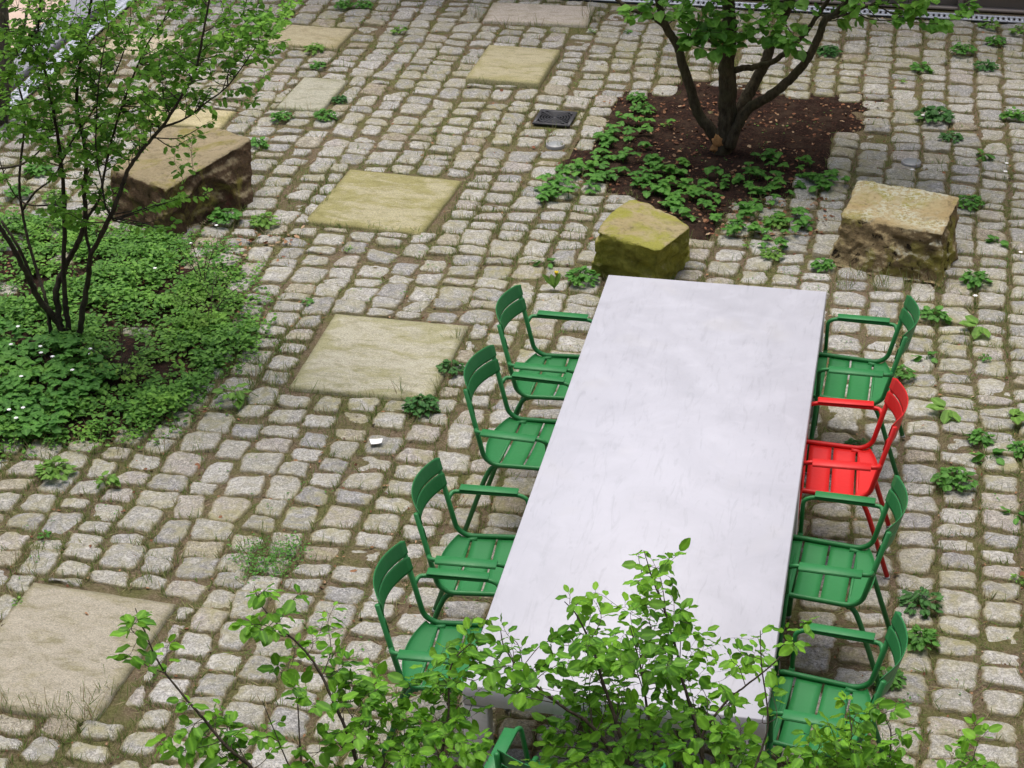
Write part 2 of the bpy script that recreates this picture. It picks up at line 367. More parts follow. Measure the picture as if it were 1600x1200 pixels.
while x < 4.6:
    wcol = random.uniform(.182, .228); y = -4.2+random.uniform(0, .2)
    while y < 8.70:
        L = random.choice([.13, .15, .165, .175, .19, .21, .24])*random.uniform(.93, 1.06)
        rect = clip((x, x+wcol, y, min(y+L, 8.72))); y += L
        if rect is None: continue
        x0, x1, y0, y1 = rect; mx, my = (x0+x1)/2, (y0+y1)/2
        if inpoly(mx, my, PIT): continue
        if inpoly(mx, my, BED) and random.random() < .93: continue
        if y1-y0 < .06: continue
        g = random.uniform(.009, .016); hx, hy = (x1-x0)/2-g, (y1-y0)/2-g*random.uniform(.7, 1.2)
        if random.random() < .12: hx *= random.uniform(.85, .97)
        # superelliptic rounding plus corner jitter and a hewn, wobbly outline
        pw = random.uniform(4.0, 9.0)
        nrm = (np.abs(Uc)**pw+np.abs(Vc)**pw)**(1/pw); mxn = np.maximum(np.abs(Uc), np.abs(Vc)); sc = np.where(nrm > 0, mxn/np.maximum(nrm, 1e-6), 1)
        X = Uc*sc*hx; Y = Vc*sc*hy
        cj = rng.normal(0, .009, (4, 2)); wts = [(1-Uc)*(1-Vc)/4, (1+Uc)*(1-Vc)/4, (1+Uc)*(1+Vc)/4, (1-Uc)*(1+Vc)/4]
        for c_, w_ in zip(cj, wts): X = X+c_[0]*w_; Y = Y+c_[1]*w_
        ph = rng.uniform(0, 6.28, 6); an = np.arctan2(Vc, Uc); rr = mxn**3
        wob = .0045*np.sin(3*an+ph[0])+.0035*np.sin(5*an+ph[1])+.0028*np.sin(8*an+ph[2])+rng.normal(0, .0012, X.shape)
        X = X+wob*rr*np.cos(an); Y = Y+wob*rr*np.sin(an)
        dome = random.uniform(.004, .009); edge = nrm if False else np.maximum(np.abs(U0), np.abs(V0))
        Z = -dome*(.35*(U0**2+V0**2)/2+.9*edge**7)+rng.normal(0, .006)+U0*rng.normal(0, .0035)+V0*rng.normal(0, .0035)
        Z = Z+.0035*np.sin(U0*2.3+ph[3])*np.sin(V0*2.6+ph[4])+.0022*np.sin(U0*5.1+ph[5])*np.cos(V0*4.7+ph[0])+rng.normal(0, .0008, X.shape)
        ang = rng.normal(0, .035); c_, s_ = cos(ang), sin(ang); X, Y = c_*X-s_*Y, s_*X+c_*Y
        wx, wy = warp(mx, my)
        near_ob = any(mx > a0-.3 and mx < a1+.3 and my > b0-.35 and my < b1+.35 for a0, a1, b0, b1 in obst)
        if near_ob: wx, wy = mx, my
        V = np.stack([X+wx, Y+wy, Z], -1).reshape(-1, 3); E_ = edge.reshape(-1)**2.2
        sk = V[rim].copy(); ctr = np.array([wx, wy, 0]); sk[:, :2] = ctr[:2]+(sk[:, :2]-ctr[:2])*1.03; sk[:, 2] = -.06
        nr = len(rim); n0 = NG*NG
        Qs = [[rim[k], n0+k, n0+(k+1) % nr, rim[(k+1) % nr]] for k in range(nr)]
        if wx < 4.6: RIMS.append(V[rim][:, :2])
        cob.add(np.vstack([V, sk]), q=np.vstack([Qtop, Qs]), a=np.concatenate([E_, np.full(nr, 1.4)])); cobn += 1
    x += wcol
print('setts', cobn)
tag(cob.obj('cobblestone_paving', M_cob, attr='edge'), kind='structure')

# ---- bare soil of the tree pit, slightly heaped, and the humus under the left bed
def soil_patch(name, poly, z, mat, amp, step=.09):
    m = MB(); xs = np.arange(min(p[0] for p in poly)-.25, max(p[0] for p in poly)+.3, step); ys = np.arange(min(p[1] for p in poly)-.25, max(p[1] for p in poly)+.3, step)
    idx = {}; V = []; Q = []; gx = sum(p[0] for p in poly)/len(poly); gy = sum(p[1] for p in poly)/len(poly); out_ = [(gx+(p[0]-gx)*1.12, gy+(p[1]-gy)*1.12) for p in poly]
    def gv(i, j):
        if (i, j) not in idx:
            x, y = xs[i], ys[j]
            if not inpoly(x, y, poly): zz = -.0135 if inpoly(x, y, out_) else -.03
            else: zz = z+.006+amp*(mnoise.noise((x*2.3, y*2.3, 1))+.5*mnoise.noise((x*8, y*8, 2))+.25*mnoise.noise((x*19, y*19, 2)))
            idx[(i, j)] = len(V); V.append((x, y, zz))
        return idx[(i, j)]
    for i in range(len(xs)-1):
        for j in range(len(ys)-1):
            if any(inpoly(xs[a], ys[b], out_) for a in (i, i+1) for b in (j, j+1)):
                Q.append([gv(i, j), gv(i+1, j), gv(i+1, j+1), gv(i, j+1)])
    m.add(V, q=Q); return tag(m.obj(name, mat), kind='structure')
soil_patch('tree_pit_soil', PIT, -.012, M_soil, .016, .05)
soil_patch('bed_soil', [(x_, y_) for x_, y_ in BED], -.012, M_soil, .014, .06)

# ---- slabs
for (cx, cy), w_, h_, a_, z_, mp_, lab in SLABS:
    n = 26; us = np.linspace(0, 1, n); U, V = np.meshgrid(us, us, indexing='ij'); m = MB()
    ed = np.maximum(np.abs(U*2-1), np.abs(V*2-1))
    X = U*w_; Y = -V*h_
    wobx = np.array([[.006*mnoise.noise((0, b*h_*9, cx*5+(3 if a_i > .5 else 0))) for b in us] for a_i in us]); woby = np.array([[.006*mnoise.noise((a_i*w_*9, 5, cy*5+(3 if b > .5 else 0))) for b in us] for a_i in us])
    X = X+wobx*(np.abs(U*2-1)**6); Y = Y+woby*(np.abs(V*2-1)**6)
    rnd = ed**30*.008
    Z = z_-rnd+np.array([[.0016*mnoise.noise((a*w_*12, b*h_*12, cx)) for b in us] for a in us])
    c_, s_ = cos(a_), sin(a_)
    P = np.stack([c_*X-s_*Y, s_*X+c_*Y, Z], -1).reshape(-1, 3)
    i, j = np.meshgrid(np.arange(n-1), np.arange(n-1), indexing='ij')
    Q = np.stack([i*n+j, i*n+j+1, (i+1)*n+j+1, (i+1)*n+j], -1).reshape(-1, 4)
    rm = [k*n for k in range(n)]+[(n-1)*n+k for k in range(1, n)]+[k*n+n-1 for k in range(n-2, -1, -1)]+[k for k in range(n-2, 0, -1)]
    sk = P[rm].copy(); sk[:, 2] = -.05; nr = len(rm)
    Qs = [[rm[(k+1) % nr], n*n+(k+1) % nr, n*n+k, rm[k]] for k in range(nr)]
    m.add(np.vstack([P, sk]), q=np.vstack([Q, Qs]), a=np.concatenate([(ed**8).reshape(-1), np.ones(nr)]))
    o = m.obj('stone_slab', mat_slab(*mp_), attr='edge'); o.location = (cx, cy, 0)
    tag(o, lab, 'paving slab', 'large stone slabs set among the cobbles')

# ------------------------------------------------------------------ walls and drains at the yard's edge
M_beige = mat_plain('beige_render', (.80, .65, .53), .9, .2, 0, .08, 6); M_plinth = mat_plain('slate_plinth', (.22, .22, .245), .6, .4, 0, .2, 14)
M_taupe = mat_plain('taupe_metal', (.32, .275, .235), .5, .4, 0, .08, 4); M_tdark = mat_plain('dark_taupe_panel', (.27, .235, .20), .6, .4, 0, .15, 3)
M_galv = mat_plain('galvanised_steel', (.52, .55, .60), .45, .5, .3, .12, 30); M_dark = mat_plain('drain_darkness', (.012, .014, .018), .8)  # near-black stands in for the shade down in the drains
s_ = NT('beige_terrace_paving'); nn = s_.noise(6, 5, .6); s_.bump(s_.noise(90, 3, .6), .3, .004)
m = MB(); m.box((WALL_X-.30-4.5, 2, -.02), (4.5, 9.5, .045), bev=.005); tag(m.obj('terrace', s_.fin(s_.mix(nn, (.50, .385, .30), (.58, .46, .37)), .9, .2), None, False), kind='structure')
m = MB(); m.box((WALL_X-.135, 2, .0), (.155, 9.5, .05), bev=.006); tag(m.obj('kerb', M_plinth, None, False), kind='structure')
wl = empty('added_left_wall', (-13, 2, 0), label='unseen wall added beyond the terrace to dim light from the left', cat='wall')  # not in view; added to hold back light from the left
m = MB(); m.box((0, 0, 3.0), (.15, 9.0, 3.0), bev=.01); m.obj('wall_face', M_beige, wl, False)
wr = empty('panelled_facade', (0, WALL_Y+.12, 0), label='taupe panelled metal facade with narrow posts along the far drain', cat='facade')
m = MB(); m.box((1.2, .08, 2.5), (7.2, .06, 2.5), bev=.005); m.obj('infill_panel', M_tdark, wr, False)
m = MB(); m.box((-.6, -.01, .165), (5.4, .03, .025), bev=.004); m.box((-.6, -.012, 1.1), (5.4, .03, .03), bev=.004); m.box((-.6, -.012, .012), (5.4, .03, .012), bev=.003); m.obj('rail', M_taupe, wr, False)
for k in range(-8, 7):
    m = MB(); m.box((.62+k*.735, -.016, 1.5), (.022, .045, 1.5), bev=.004); m.obj('post', M_taupe, wr, False)
rf_ = empty('added_right_wall', (8.4, 0, 0), label='unseen wall added on the right to cut low sky light', cat='wall')  # out of view; added to keep low sky light from under the table
m = MB(); m.box((0, 0, 3.0), (.15, 9.1, 3.0), bev=.01); m.obj('wall_face', M_beige, rf_, False)
bf = empty('house_facade', (0, -9.1, 0), label='unseen rendered house front on the viewing side of the yard', cat='building')  # house behind the camera, unseen; put in to darken faces turned this way
m = MB(); m.box((-1, 0, 6.5), (9, .15, 6.5), bev=.01); m.obj('wall_face', mat_plain('grey_brick_render', (.17, .155, .14), .9, .2, 0, .15, 6), bf, False)
def channel(name, p0, p1, wd, label, pitch=.045):
    p0 = np.array(p0, float); p1 = np.array(p1, float); d = p1-p0; L = np.linalg.norm(d); d /= L; rz = math.atan2(d[1], d[0]); c = (p0+p1)/2
    e = empty(name, (c[0], c[1], 0), rz, label=label, cat='drain channel', group='slotted drain channels along the walls')
    m = MB(); m.box((0, 0, -.012), (L/2, wd/2-.004, .004)); m.obj('channel_shade', M_dark, e, False)  # dark sheet painting the shade below the bars
    m = MB()
    for s_ in (-1, 1): m.box((0, s_*(wd/2-.014), .008), (L/2, .014, .006))
    k = int(L/pitch)
    for q in range(k): m.box((-L/2+(q+.5)*L/k, 0, .007), (pitch*.30, wd/2-.027, .005))
    for q in range(int(L)): m.box((-L/2+q+.5, 0, .0085), (.004, wd/2, .0065))
    m.obj('grating', M_galv, e, False)
channel('drain_channel', (-5.75, 8.81), (4.6, 8.81), .14, 'slotted galvanised drain running along the foot of the taupe facade')
channel('drain_channel', (-5.90, -4.2), (-5.90, 8.70), .15, 'slotted galvanised drain beside the slate kerb at upper left', .03)

# ---- black drain grate with concentric slots
M_iron = mat_plain('black_cast_iron', (.03, .031, .036), .5, .5, 0, .3, 60)
g = empty('drain_grate', (-1.65, 5.96, 0), -.04, label='square black drain grate with concentric slots left of the tree pit', cat='drain grate')
m = MB(); m.box((0, 0, -.006), (.13, .13, .004)); m.obj('sump_shade', M_dark, g, False)  # near-black plate in place of the shaded depth
m = MB()
for a, b, hx, hy in ((0, .132, .145, .013), (0, -.132, .145, .013), (.132, 0, .013, .119), (-.132, 0, .013, .119)): m.box((a, b, .006), (hx, hy, .007), bev=.002)
m.obj('frame', M_iron, g, False)
m = MB()
for r0 in (.034, .056, .078, .100, .122):
    P = [(r0*cos(t), r0*sin(t), .007) for t in np.linspace(0, 2*pi, 33)]; m.tube(P, .0058, 6, False)
m.tube([(0, 0, .0), (0, 0, .012)], .02, 16)
for k in range(4):
    t = pi/4+k*pi/2; m.tube([(.015*cos(t), .015*sin(t), .006), (.155*cos(t), .155*sin(t), .006)], .005, 6)
for sx in (-1, 1):
    for sy in (-1, 1): m.box((sx*.108, sy*.108, .005), (.014, .014, .006))
m.obj('grating', M_iron, g)
# ---- flush ground lights
M_lens = mat_plain('frosted_lens', (.27, .285, .29), .25, .6, 0, .06, 30)
def disc(name, px, py, label):
    p = at(px, py, .02); e = empty(name, (p[0], p[1], 0), label=label, cat='ground light', group='round ground lights in the paving')
    def lathe(prof, mat, nm):
        m = MB(); n = 32; V = [(r*cos(t), r*sin(t), z) for r, z in prof for t in np.arange(n)*2*pi/n]; k = len(prof)
        m.add(V, q=[[i*n+j, i*n+(j+1) % n, (i+1)*n+(j+1) % n, (i+1)*n+j] for i in range(k-1) for j in range(n)]); m.obj(nm, mat, e)
    lathe([(.072, -.03), (.072, .006), (.069, .010), (.057, .011), (.056, .006)], mat_plain('brushed_rim', (.30, .30, .30), .5, .4, .4), 'rim')
    lathe([(.057, .007), (.045, .012), (.03, .015), (.012, .016), (.0, .0163)], M_lens, 'lens')
disc('ground_light', 868, 222, 'round glass ground light below the black drain grate')
disc('ground_light', 1424, 250, 'round glass ground light behind the lichen covered boulder')
# ---- scrap of paper
m = MB(); n = 7; us = np.linspace(-1, 1, n)
V = [((.034+.004*b)*a, .026*b*(1-.1*a)+.004*a, .022+.0025*a*a+.0015*sin(3*b+a)) for a in us for b in us]
m.add(V, q=[[i*n+j, (i+1)*n+j, (i+1)*n+j+1, i*n+j+1] for i in range(n-1) for j in range(n-1)])
o = m.obj('paper_scrap', mat_plain('white_paper', (.8, .79, .77), .7, .2, 0, .03)); p = at(588, 690, .02); o.location = (p[0], p[1], 0); o.rotation_euler = (0, 0, .3)
md = o.modifiers.new('s', 'SOLIDIFY'); md.thickness = .002
tag(o, 'crumpled white paper scrap lying on the cobbles below the pale slab', 'litter')

# ------------------------------------------------------------------ table
TW, TL, TH, TT = 1.2194, 3.7902, .74, .0986
t = empty('concrete_table', (0, 0, 0), label='long pale grey concrete table with chairs along both sides', cat='table')
m = MB()
def slab_top(m, w_, l_, z0, z1, b=.004):
    m.box((0, 0, (z0+z1)/2), (w_/2, l_/2, (z1-z0)/2), bev=b)
slab_top(m, TW, TL, TH-TT, TH); m.obj('tabletop', M_conc, t, False)
M_leg = mat_concrete('leg_concrete', (.40, .39, .385))
for sy in (-1, 0, 1):
    for sx in (-1, 1):
        m = MB(); l2 = .05; yy = sy*(TL/2-l2-.001)
        m.box((sx*(TW/2-.05-.001), yy, (TH-TT-.003)/2-.01), (.05, l2, (TH-TT-.003)/2+.01), bev=.003); m.obj('leg', M_leg, t, False)

# ------------------------------------------------------------------ chairs (local: +x forward, seat width along y)
def chair(name, mat):
    e = empty(name, (0, 0, 0)); r = .0125; w2 = .235
    for s_ in (-1, 1):
        m = MB(); m.tube(fillet([(0, s_*w2, .872), (.088, s_*w2, .492), (.14, s_*w2, .457), (.455, s_*w2, .475), (.475, s_*w2, .47)], [0, .03, .06, .03, 0], 6), r, 12)
        m.obj('side_frame', mat, e)
        m = MB(); m.tube(fillet([(.052, s_*(w2+.004), .655), (.062, s_*.285, .668), (.10, s_*.290, .668), (.385, s_*.290, .672), (.425, s_*.283, .655), (.425, s_*(w2+.018), .49)], [0, .025, .02, .05, .03, 0], 5), .0105, 12)
        arm = m.obj('armrest', mat, e)
        m = MB(); m.box((.235, s_*.305, .683), (.140, .028, .003), bev=.0025, tilt=(s_*-.05, 'X')); m.box((.235, s_*.3325, .6775), (.138, .002, .0035), bev=.001); m.obj('arm_pad', mat, arm, False)
        # front leg continues under the armrest; rear leg sweeps back from the rail
        m = MB(); m.tube(fillet([(.425, s_*(w2+.018), .495), (.44, s_*(w2+.012), .25), (.455, s_*(w2+.012), .012)], .05, 4), r, 12); l = m.obj('front_leg', mat, e)
        m = MB(); m.tube([(.4555, s_*(w2+.012), .014), (.4557, s_*(w2+.012), .0)], r*1.12, 12); m.obj('foot_cap', M_cap, l)
        m = MB(); m.tube(fillet([(.19, s_*(w2-.018), .452), (.125, s_*(w2-.012), .44), (.09, s_*w2, .37), (-.031, s_*w2, .012)], [0, .04, .06, 0], 6), r, 12); l = m.obj('rear_leg', mat, e)
        m = MB(); m.tube([(-.0305, s_*w2, .014), (-.0345, s_*w2, .0)], r*1.12, 12); m.obj('foot_cap', M_cap, l)
    # cross bars below the seat
    m = MB(); m.tube([(.15, -w2, .442), (.15, w2, .442)], .008, 8); m.obj('cross_bar', mat, e)
    m = MB(); m.tube([(.43, -w2, .448), (.43, w2, .448)], .009, 8); m.obj('cross_bar', mat, e)
    # seat: four wide bent slats, dished across, the rear one rising towards the back, the front one rolling down
    m = MB()
    prof = [(.098, .474), (.106, .464), (.118, .457), (.135, .4545), (.157, .454), None, (.167, .453), (.278, .457), None, (.288, .457), (.40, .464), None, (.41, .465), (.455, .463), (.482, .452), (.497, .432)]
    segs = []; cur = []
    for q in prof+[None]:
        if q is None: segs.append(cur); cur = []
        else: cur.append(q)
    ny = 17; ys = np.linspace(-1, 1, ny); th_ = .0035
    for sg in segs:
        P = smooth_path([(a, 0, b) for a, b in sg], 4)
        P = P[:, [0, 2]]; k = len(P); T = np.gradient(P, axis=0); T /= np.linalg.norm(T, axis=1)[:, None]; Nn = np.stack([-T[:, 1], T[:, 0]], 1)
        for sgn in (0,):
            top = []; bot = []
            for i_ in range(k):
                for b in ys:
                    f = 1-b*b; rear = max(0, min(1, (.16-P[i_, 0])/.05)); dx = -.048*f*rear; dz = -.013*f*(1-rear)-.003
                    wy = w2-.004 if rear < .5 else w2-.010
                    top.append((P[i_, 0]+dx+Nn[i_, 0]*th_, b*wy, P[i_, 1]+dz+Nn[i_, 1]*th_)); bot.append((P[i_, 0]+dx, b*wy, P[i_, 1]+dz))
            N_ = k*ny; V = top+bot; q = []
            for i_ in range(k-1):
                for j_ in range(ny-1):
                    a0 = i_*ny+j_; q.append([a0, a0+ny, a0+ny+1, a0+1]); q.append([N_+a0, N_+a0+1, N_+a0+ny+1, N_+a0+ny])
            for j_ in range(ny-1):
                q.append([j_, j_+1, N_+j_+1, N_+j_]); a0 = (k-1)*ny+j_; q.append([a0+1, a0, N_+a0, N_+a0+1])
            for i_ in range(k-1):
                a0 = i_*ny; q.append([a0+ny, a0, N_+a0, N_+a0+ny]); a0 = i_*ny+ny-1; q.append([a0, a0+ny, N_+a0+ny, N_+a0])
            m.add(V, q=q)
    so_ = m.obj('seat', mat, e)
    # backrest: two curved slats bowed backwards between the uprights
    m = MB(); nz = 9
    for z0, z1 in ((.812, .888), (.730, .806)):
        top = []; bot = []
        for iz in range(nz):
            for b in ys:
                v_ = iz/(nz-1)*2-1; rc = 1-.10*max(0, abs(b)-.86)/.14*v_*v_*1.5
                zz = (z0+z1)/2+(z1-z0)/2*v_*(1-.22*max(0, (abs(b)-.85)/.15)**2)
                fx = (.875-zz)*.232+.014; dx = -.072*(1-b*b)
                top.append((fx+dx+.0035, b*(w2+.003), zz)); bot.append((fx+dx, b*(w2+.003), zz))
        N_ = nz*ny; q = []
        for i_ in range(nz-1):
            for j_ in range(ny-1):
                a0 = i_*ny+j_; q.append([a0, a0+1, a0+ny+1, a0+ny]); q.append([N_+a0, N_+a0+ny, N_+a0+ny+1, N_+a0+1])
        for j_ in range(ny-1):
            q.append([j_+1, j_, N_+j_, N_+j_+1]); a0 = (nz-1)*ny+j_; q.append([a0, a0+1, N_+a0+1, N_+a0])
        for i_ in range(nz-1):
            a0 = i_*ny; q.append([a0, a0+ny, N_+a0+ny, N_+a0]); a0 = i_*ny+ny-1; q.append([a0+ny, a0, N_+a0, N_+a0+ny])
        m.add(top+bot, q=q)
    m.obj('backrest', mat, e)
    return e
for ob_ in ():
    pass
def copy_tree(o, parent=None):
    c = o.copy(); col.objects.link(c); c.parent = parent
    for ch in list(kids.get(o.name, [])): copy_tree(ch, c)
    return c
proto = chair('garden_chair', M_green)
kids = {}
for o in col.objects:
    if o.parent: kids.setdefault(o.parent.name, []).append(o)
G = 'metal garden armchairs round the concrete table'
CH = [(1.054, 1.411, -.018, 'R', 'green chair at the far right corner of the table'),
      (1.044, -.437, -.051, 'R', 'green chair on the right, next below the red one'),
      (1.072, -1.505, -.096, 'R', 'green chair nearest the viewer on the right side, leaves over its seat'),
      (-1.036, 1.175, -.014, 'L', 'green chair at the far left corner of the table'),
      (-1.050, .474, -.062, 'L', 'second green chair from the far end on the left side'),
      (-1.049, -.66, .038, 'L', 'third green chair from the far end on the left side'),
      (-1.042, -1.365, .034, 'L', 'nearest green chair on the left side, its seat partly under twigs')]
for k, (x_, y_, a_, sd_, lb) in enumerate(CH):
    o = proto if k == 0 else copy_tree(proto)
    o.location = (x_, y_, 0); o.rotation_euler = (0, 0, a_+(pi if sd_ == 'R' else 0)); tag(o, lb, 'chair', G)
o = copy_tree(proto); o.location = (-.12, -2.47, 0); o.rotation_euler = (0, 0, pi/2-.125)
tag(o, 'green chair at the near head of the table, mostly hidden by shrub leaves', 'chair', G)
o = chair('garden_chair', M_red); o.location = (1.021, .483, 0); o.rotation_euler = (0, 0, .022+pi); tag(o, 'the only red chair, on the right side of the table', 'chair', G)

# ------------------------------------------------------------------ boulders
def boulder(name, bottom, top, mat, label, seed, amp=.02, cut=None):
    bm = bmesh.new(); vs = [bm.verts.new(p) for p in bottom+top]
    bmesh.ops.convex_hull(bm, input=bm.verts)
    c = Vector((sum(p[0] for p in bottom)/len(bottom), sum(p[1] for p in bottom)/len(bottom), 0))
    for v in bm.verts: v.co -= c
    me = bpy.data.meshes.new(name); bm.to_mesh(me); bm.free()
    o = bpy.data.objects.new(name, me); col.objects.link(o)
    a = o.modifiers.new('b', 'BEVEL'); a.width = .018; a.segments = 2; a.limit_method = 'NONE'
    a = o.modifiers.new('r', 'REMESH'); a.mode = 'VOXEL'; a.voxel_size = .011
    if cut:
        cm = MB(); 
    dg = bpy.context.evaluated_depsgraph_get(); me2 = bpy.data.meshes.new_from_object(o.evaluated_get(dg))
    o.modifiers.clear(); o.data = me2; me2.name = name
    n = len(me2.vertices); co = np.empty(n*3, np.float32); me2.vertices.foreach_get('co', co); co = co.reshape(-1, 3); no = np.array([v.normal for v in me2.vertices])
    d = np.empty(n)
    for i in range(n):
        x_, y_, z_ = co[i]
        d[i] = amp*mnoise.fractal((x_*4+seed, y_*4, z_*4), .9, 2.2, 5)+amp*.9*mnoise.noise((x_*1.7, y_*1.7+seed, z_*2.5))
        d[i] += amp*1.1*(mnoise.cell((x_*9+seed+z_*3, y_*9, z_*12))-.5)*.35
        if no[i][2] < .5: d[i] += -amp*1.3*abs(mnoise.noise((x_*6+seed, y_*6, z_*10)))-amp*.25*abs(mnoise.noise((x_*21, y_*21+seed, z_*40)))
        else: d[i] *= .55
        if cut:
            q = cut(Vector(co[i])+c)*.8; d[i] += q if abs(no[i][2]) < .6 else 0
    co = co+no*d[:, None]; me2.vertices.foreach_set('co', co.astype(np.float32).ravel()); me2.update()
    me2.polygons.foreach_set('use_smooth', [True]*len(me2.polygons)); me2.materials.append(mat); o.location = c
    tag(o, label, 'boulder', 'rough sandstone seat boulders')
    return o
def P3(px, py, z): return tuple(at(px, py, z))
def hollow(p):       # the arched hollow in the boulder's right hand face
    a = Vector((-3.83, 3.42, 0)); b = Vector((-3.45, 4.12, 0)); d = (b-a); L = d.length; d.normalize()
    s_ = (p-a).dot(d); off = abs((p-a).cross(d).z)
    r = math.hypot((s_-.38)/.24, (p.z-.02)/.27)
    return -.055*max(0, min(1, (1.0-r)*7)) if off < .2 else 0
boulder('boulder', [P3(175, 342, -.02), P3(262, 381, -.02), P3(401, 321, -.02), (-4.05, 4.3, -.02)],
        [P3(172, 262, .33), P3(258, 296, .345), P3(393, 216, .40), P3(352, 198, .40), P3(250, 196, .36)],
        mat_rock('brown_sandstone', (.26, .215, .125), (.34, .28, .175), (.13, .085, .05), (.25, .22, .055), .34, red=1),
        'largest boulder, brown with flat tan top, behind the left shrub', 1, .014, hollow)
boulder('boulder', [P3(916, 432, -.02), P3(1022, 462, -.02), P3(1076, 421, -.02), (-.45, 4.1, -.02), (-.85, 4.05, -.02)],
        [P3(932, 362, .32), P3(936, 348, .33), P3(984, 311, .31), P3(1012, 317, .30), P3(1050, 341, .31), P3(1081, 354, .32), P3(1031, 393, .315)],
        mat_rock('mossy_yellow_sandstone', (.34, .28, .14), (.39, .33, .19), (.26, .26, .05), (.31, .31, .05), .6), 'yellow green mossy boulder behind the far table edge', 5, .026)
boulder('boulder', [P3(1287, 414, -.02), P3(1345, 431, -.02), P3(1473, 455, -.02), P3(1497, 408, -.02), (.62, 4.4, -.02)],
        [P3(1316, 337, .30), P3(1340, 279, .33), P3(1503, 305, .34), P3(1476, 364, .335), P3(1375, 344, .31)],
        mat_rock('lichen_sandstone', (.34, .26, .13), (.40, .34, .19), (.25, .185, .095), (.28, .26, .05), .38, painted_pits=1, lichen=1), 'pitted boulder with pale lichen top, right of the tree pit', 9, .023)

exec_parts = True
# ------------------------------------------------------------------ leaves
def leaf_tpl(kind):
    if kind == 'oval':      # folded, slightly drooping, pointed tip; unit length along +x, width along y
        xs = [0, .07, .24, .5, .76, .92, 1]; ws = [0, .13, .27, .325, .25, .11, 0]
    elif kind == 'broad':
        xs = [0, .1, .3, .55, .8, 1]; ws = [0, .26, .42, .40, .24, 0]
    elif kind == 'small': xs = [0, .35, .7, 1]; ws = [0, .3, .24, 0]
    elif kind == 'blade': xs = [0, .5, 1]; ws = [.03, .03, 0]
    n = len(xs); V = []; E = []
    for x_, w_ in zip(xs, ws):
        dz = -.22*x_*x_+.05*sin(x_*9)
        V += [(x_, 0, dz), (x_, w_, dz+.22*w_+.02*sin(x_*20)), (x_, -w_, dz+.22*w_+.02*cos(x_*17))]; E += [0, .95, .95]
    q = []
    for i in range(n-1): q += [[i*3, (i+1)*3, (i+1)*3+1, i*3+1], [i*3, i*3+2, (i+1)*3+2, (i+1)*3]]
    return np.array(V), np.array(q), np.array(E)*0+np.array([1 if k % 3 == 0 else 0 for k in range(len(V))])
TPL = {k: leaf_tpl(k) for k in ('oval', 'broad', 'small', 'blade')}
def leaves(mb, kind, pos, dirs, up, size, wid=1.0):
    V, q, a = TPL[kind]; pos = np.asarray(pos, float); d = np.asarray(dirs, float); d /= np.linalg.norm(d, axis=1)[:, None]+1e-9
    up = np.asarray(up, float); s = np.cross(up, d); s /= np.linalg.norm(s, axis=1)[:, None]+1e-9; n = np.cross(d, s)
    size = np.broadcast_to(size, (len(pos),)); wid = np.broadcast_to(wid, (len(pos),))
    W = pos[:, None]+size[:, None, None]*(V[None, :, 0:1]*d[:, None]+V[None, :, 1:2]*s[:, None]*wid[:, None, None]+V[None, :, 2:3]*n[:, None])
    k = len(V); Q = (q[None]+(np.arange(len(pos))*k)[:, None, None]).reshape(-1, 4)
    mb.add(W.reshape(-1, 3), q=Q, a=np.tile(a, len(pos)))

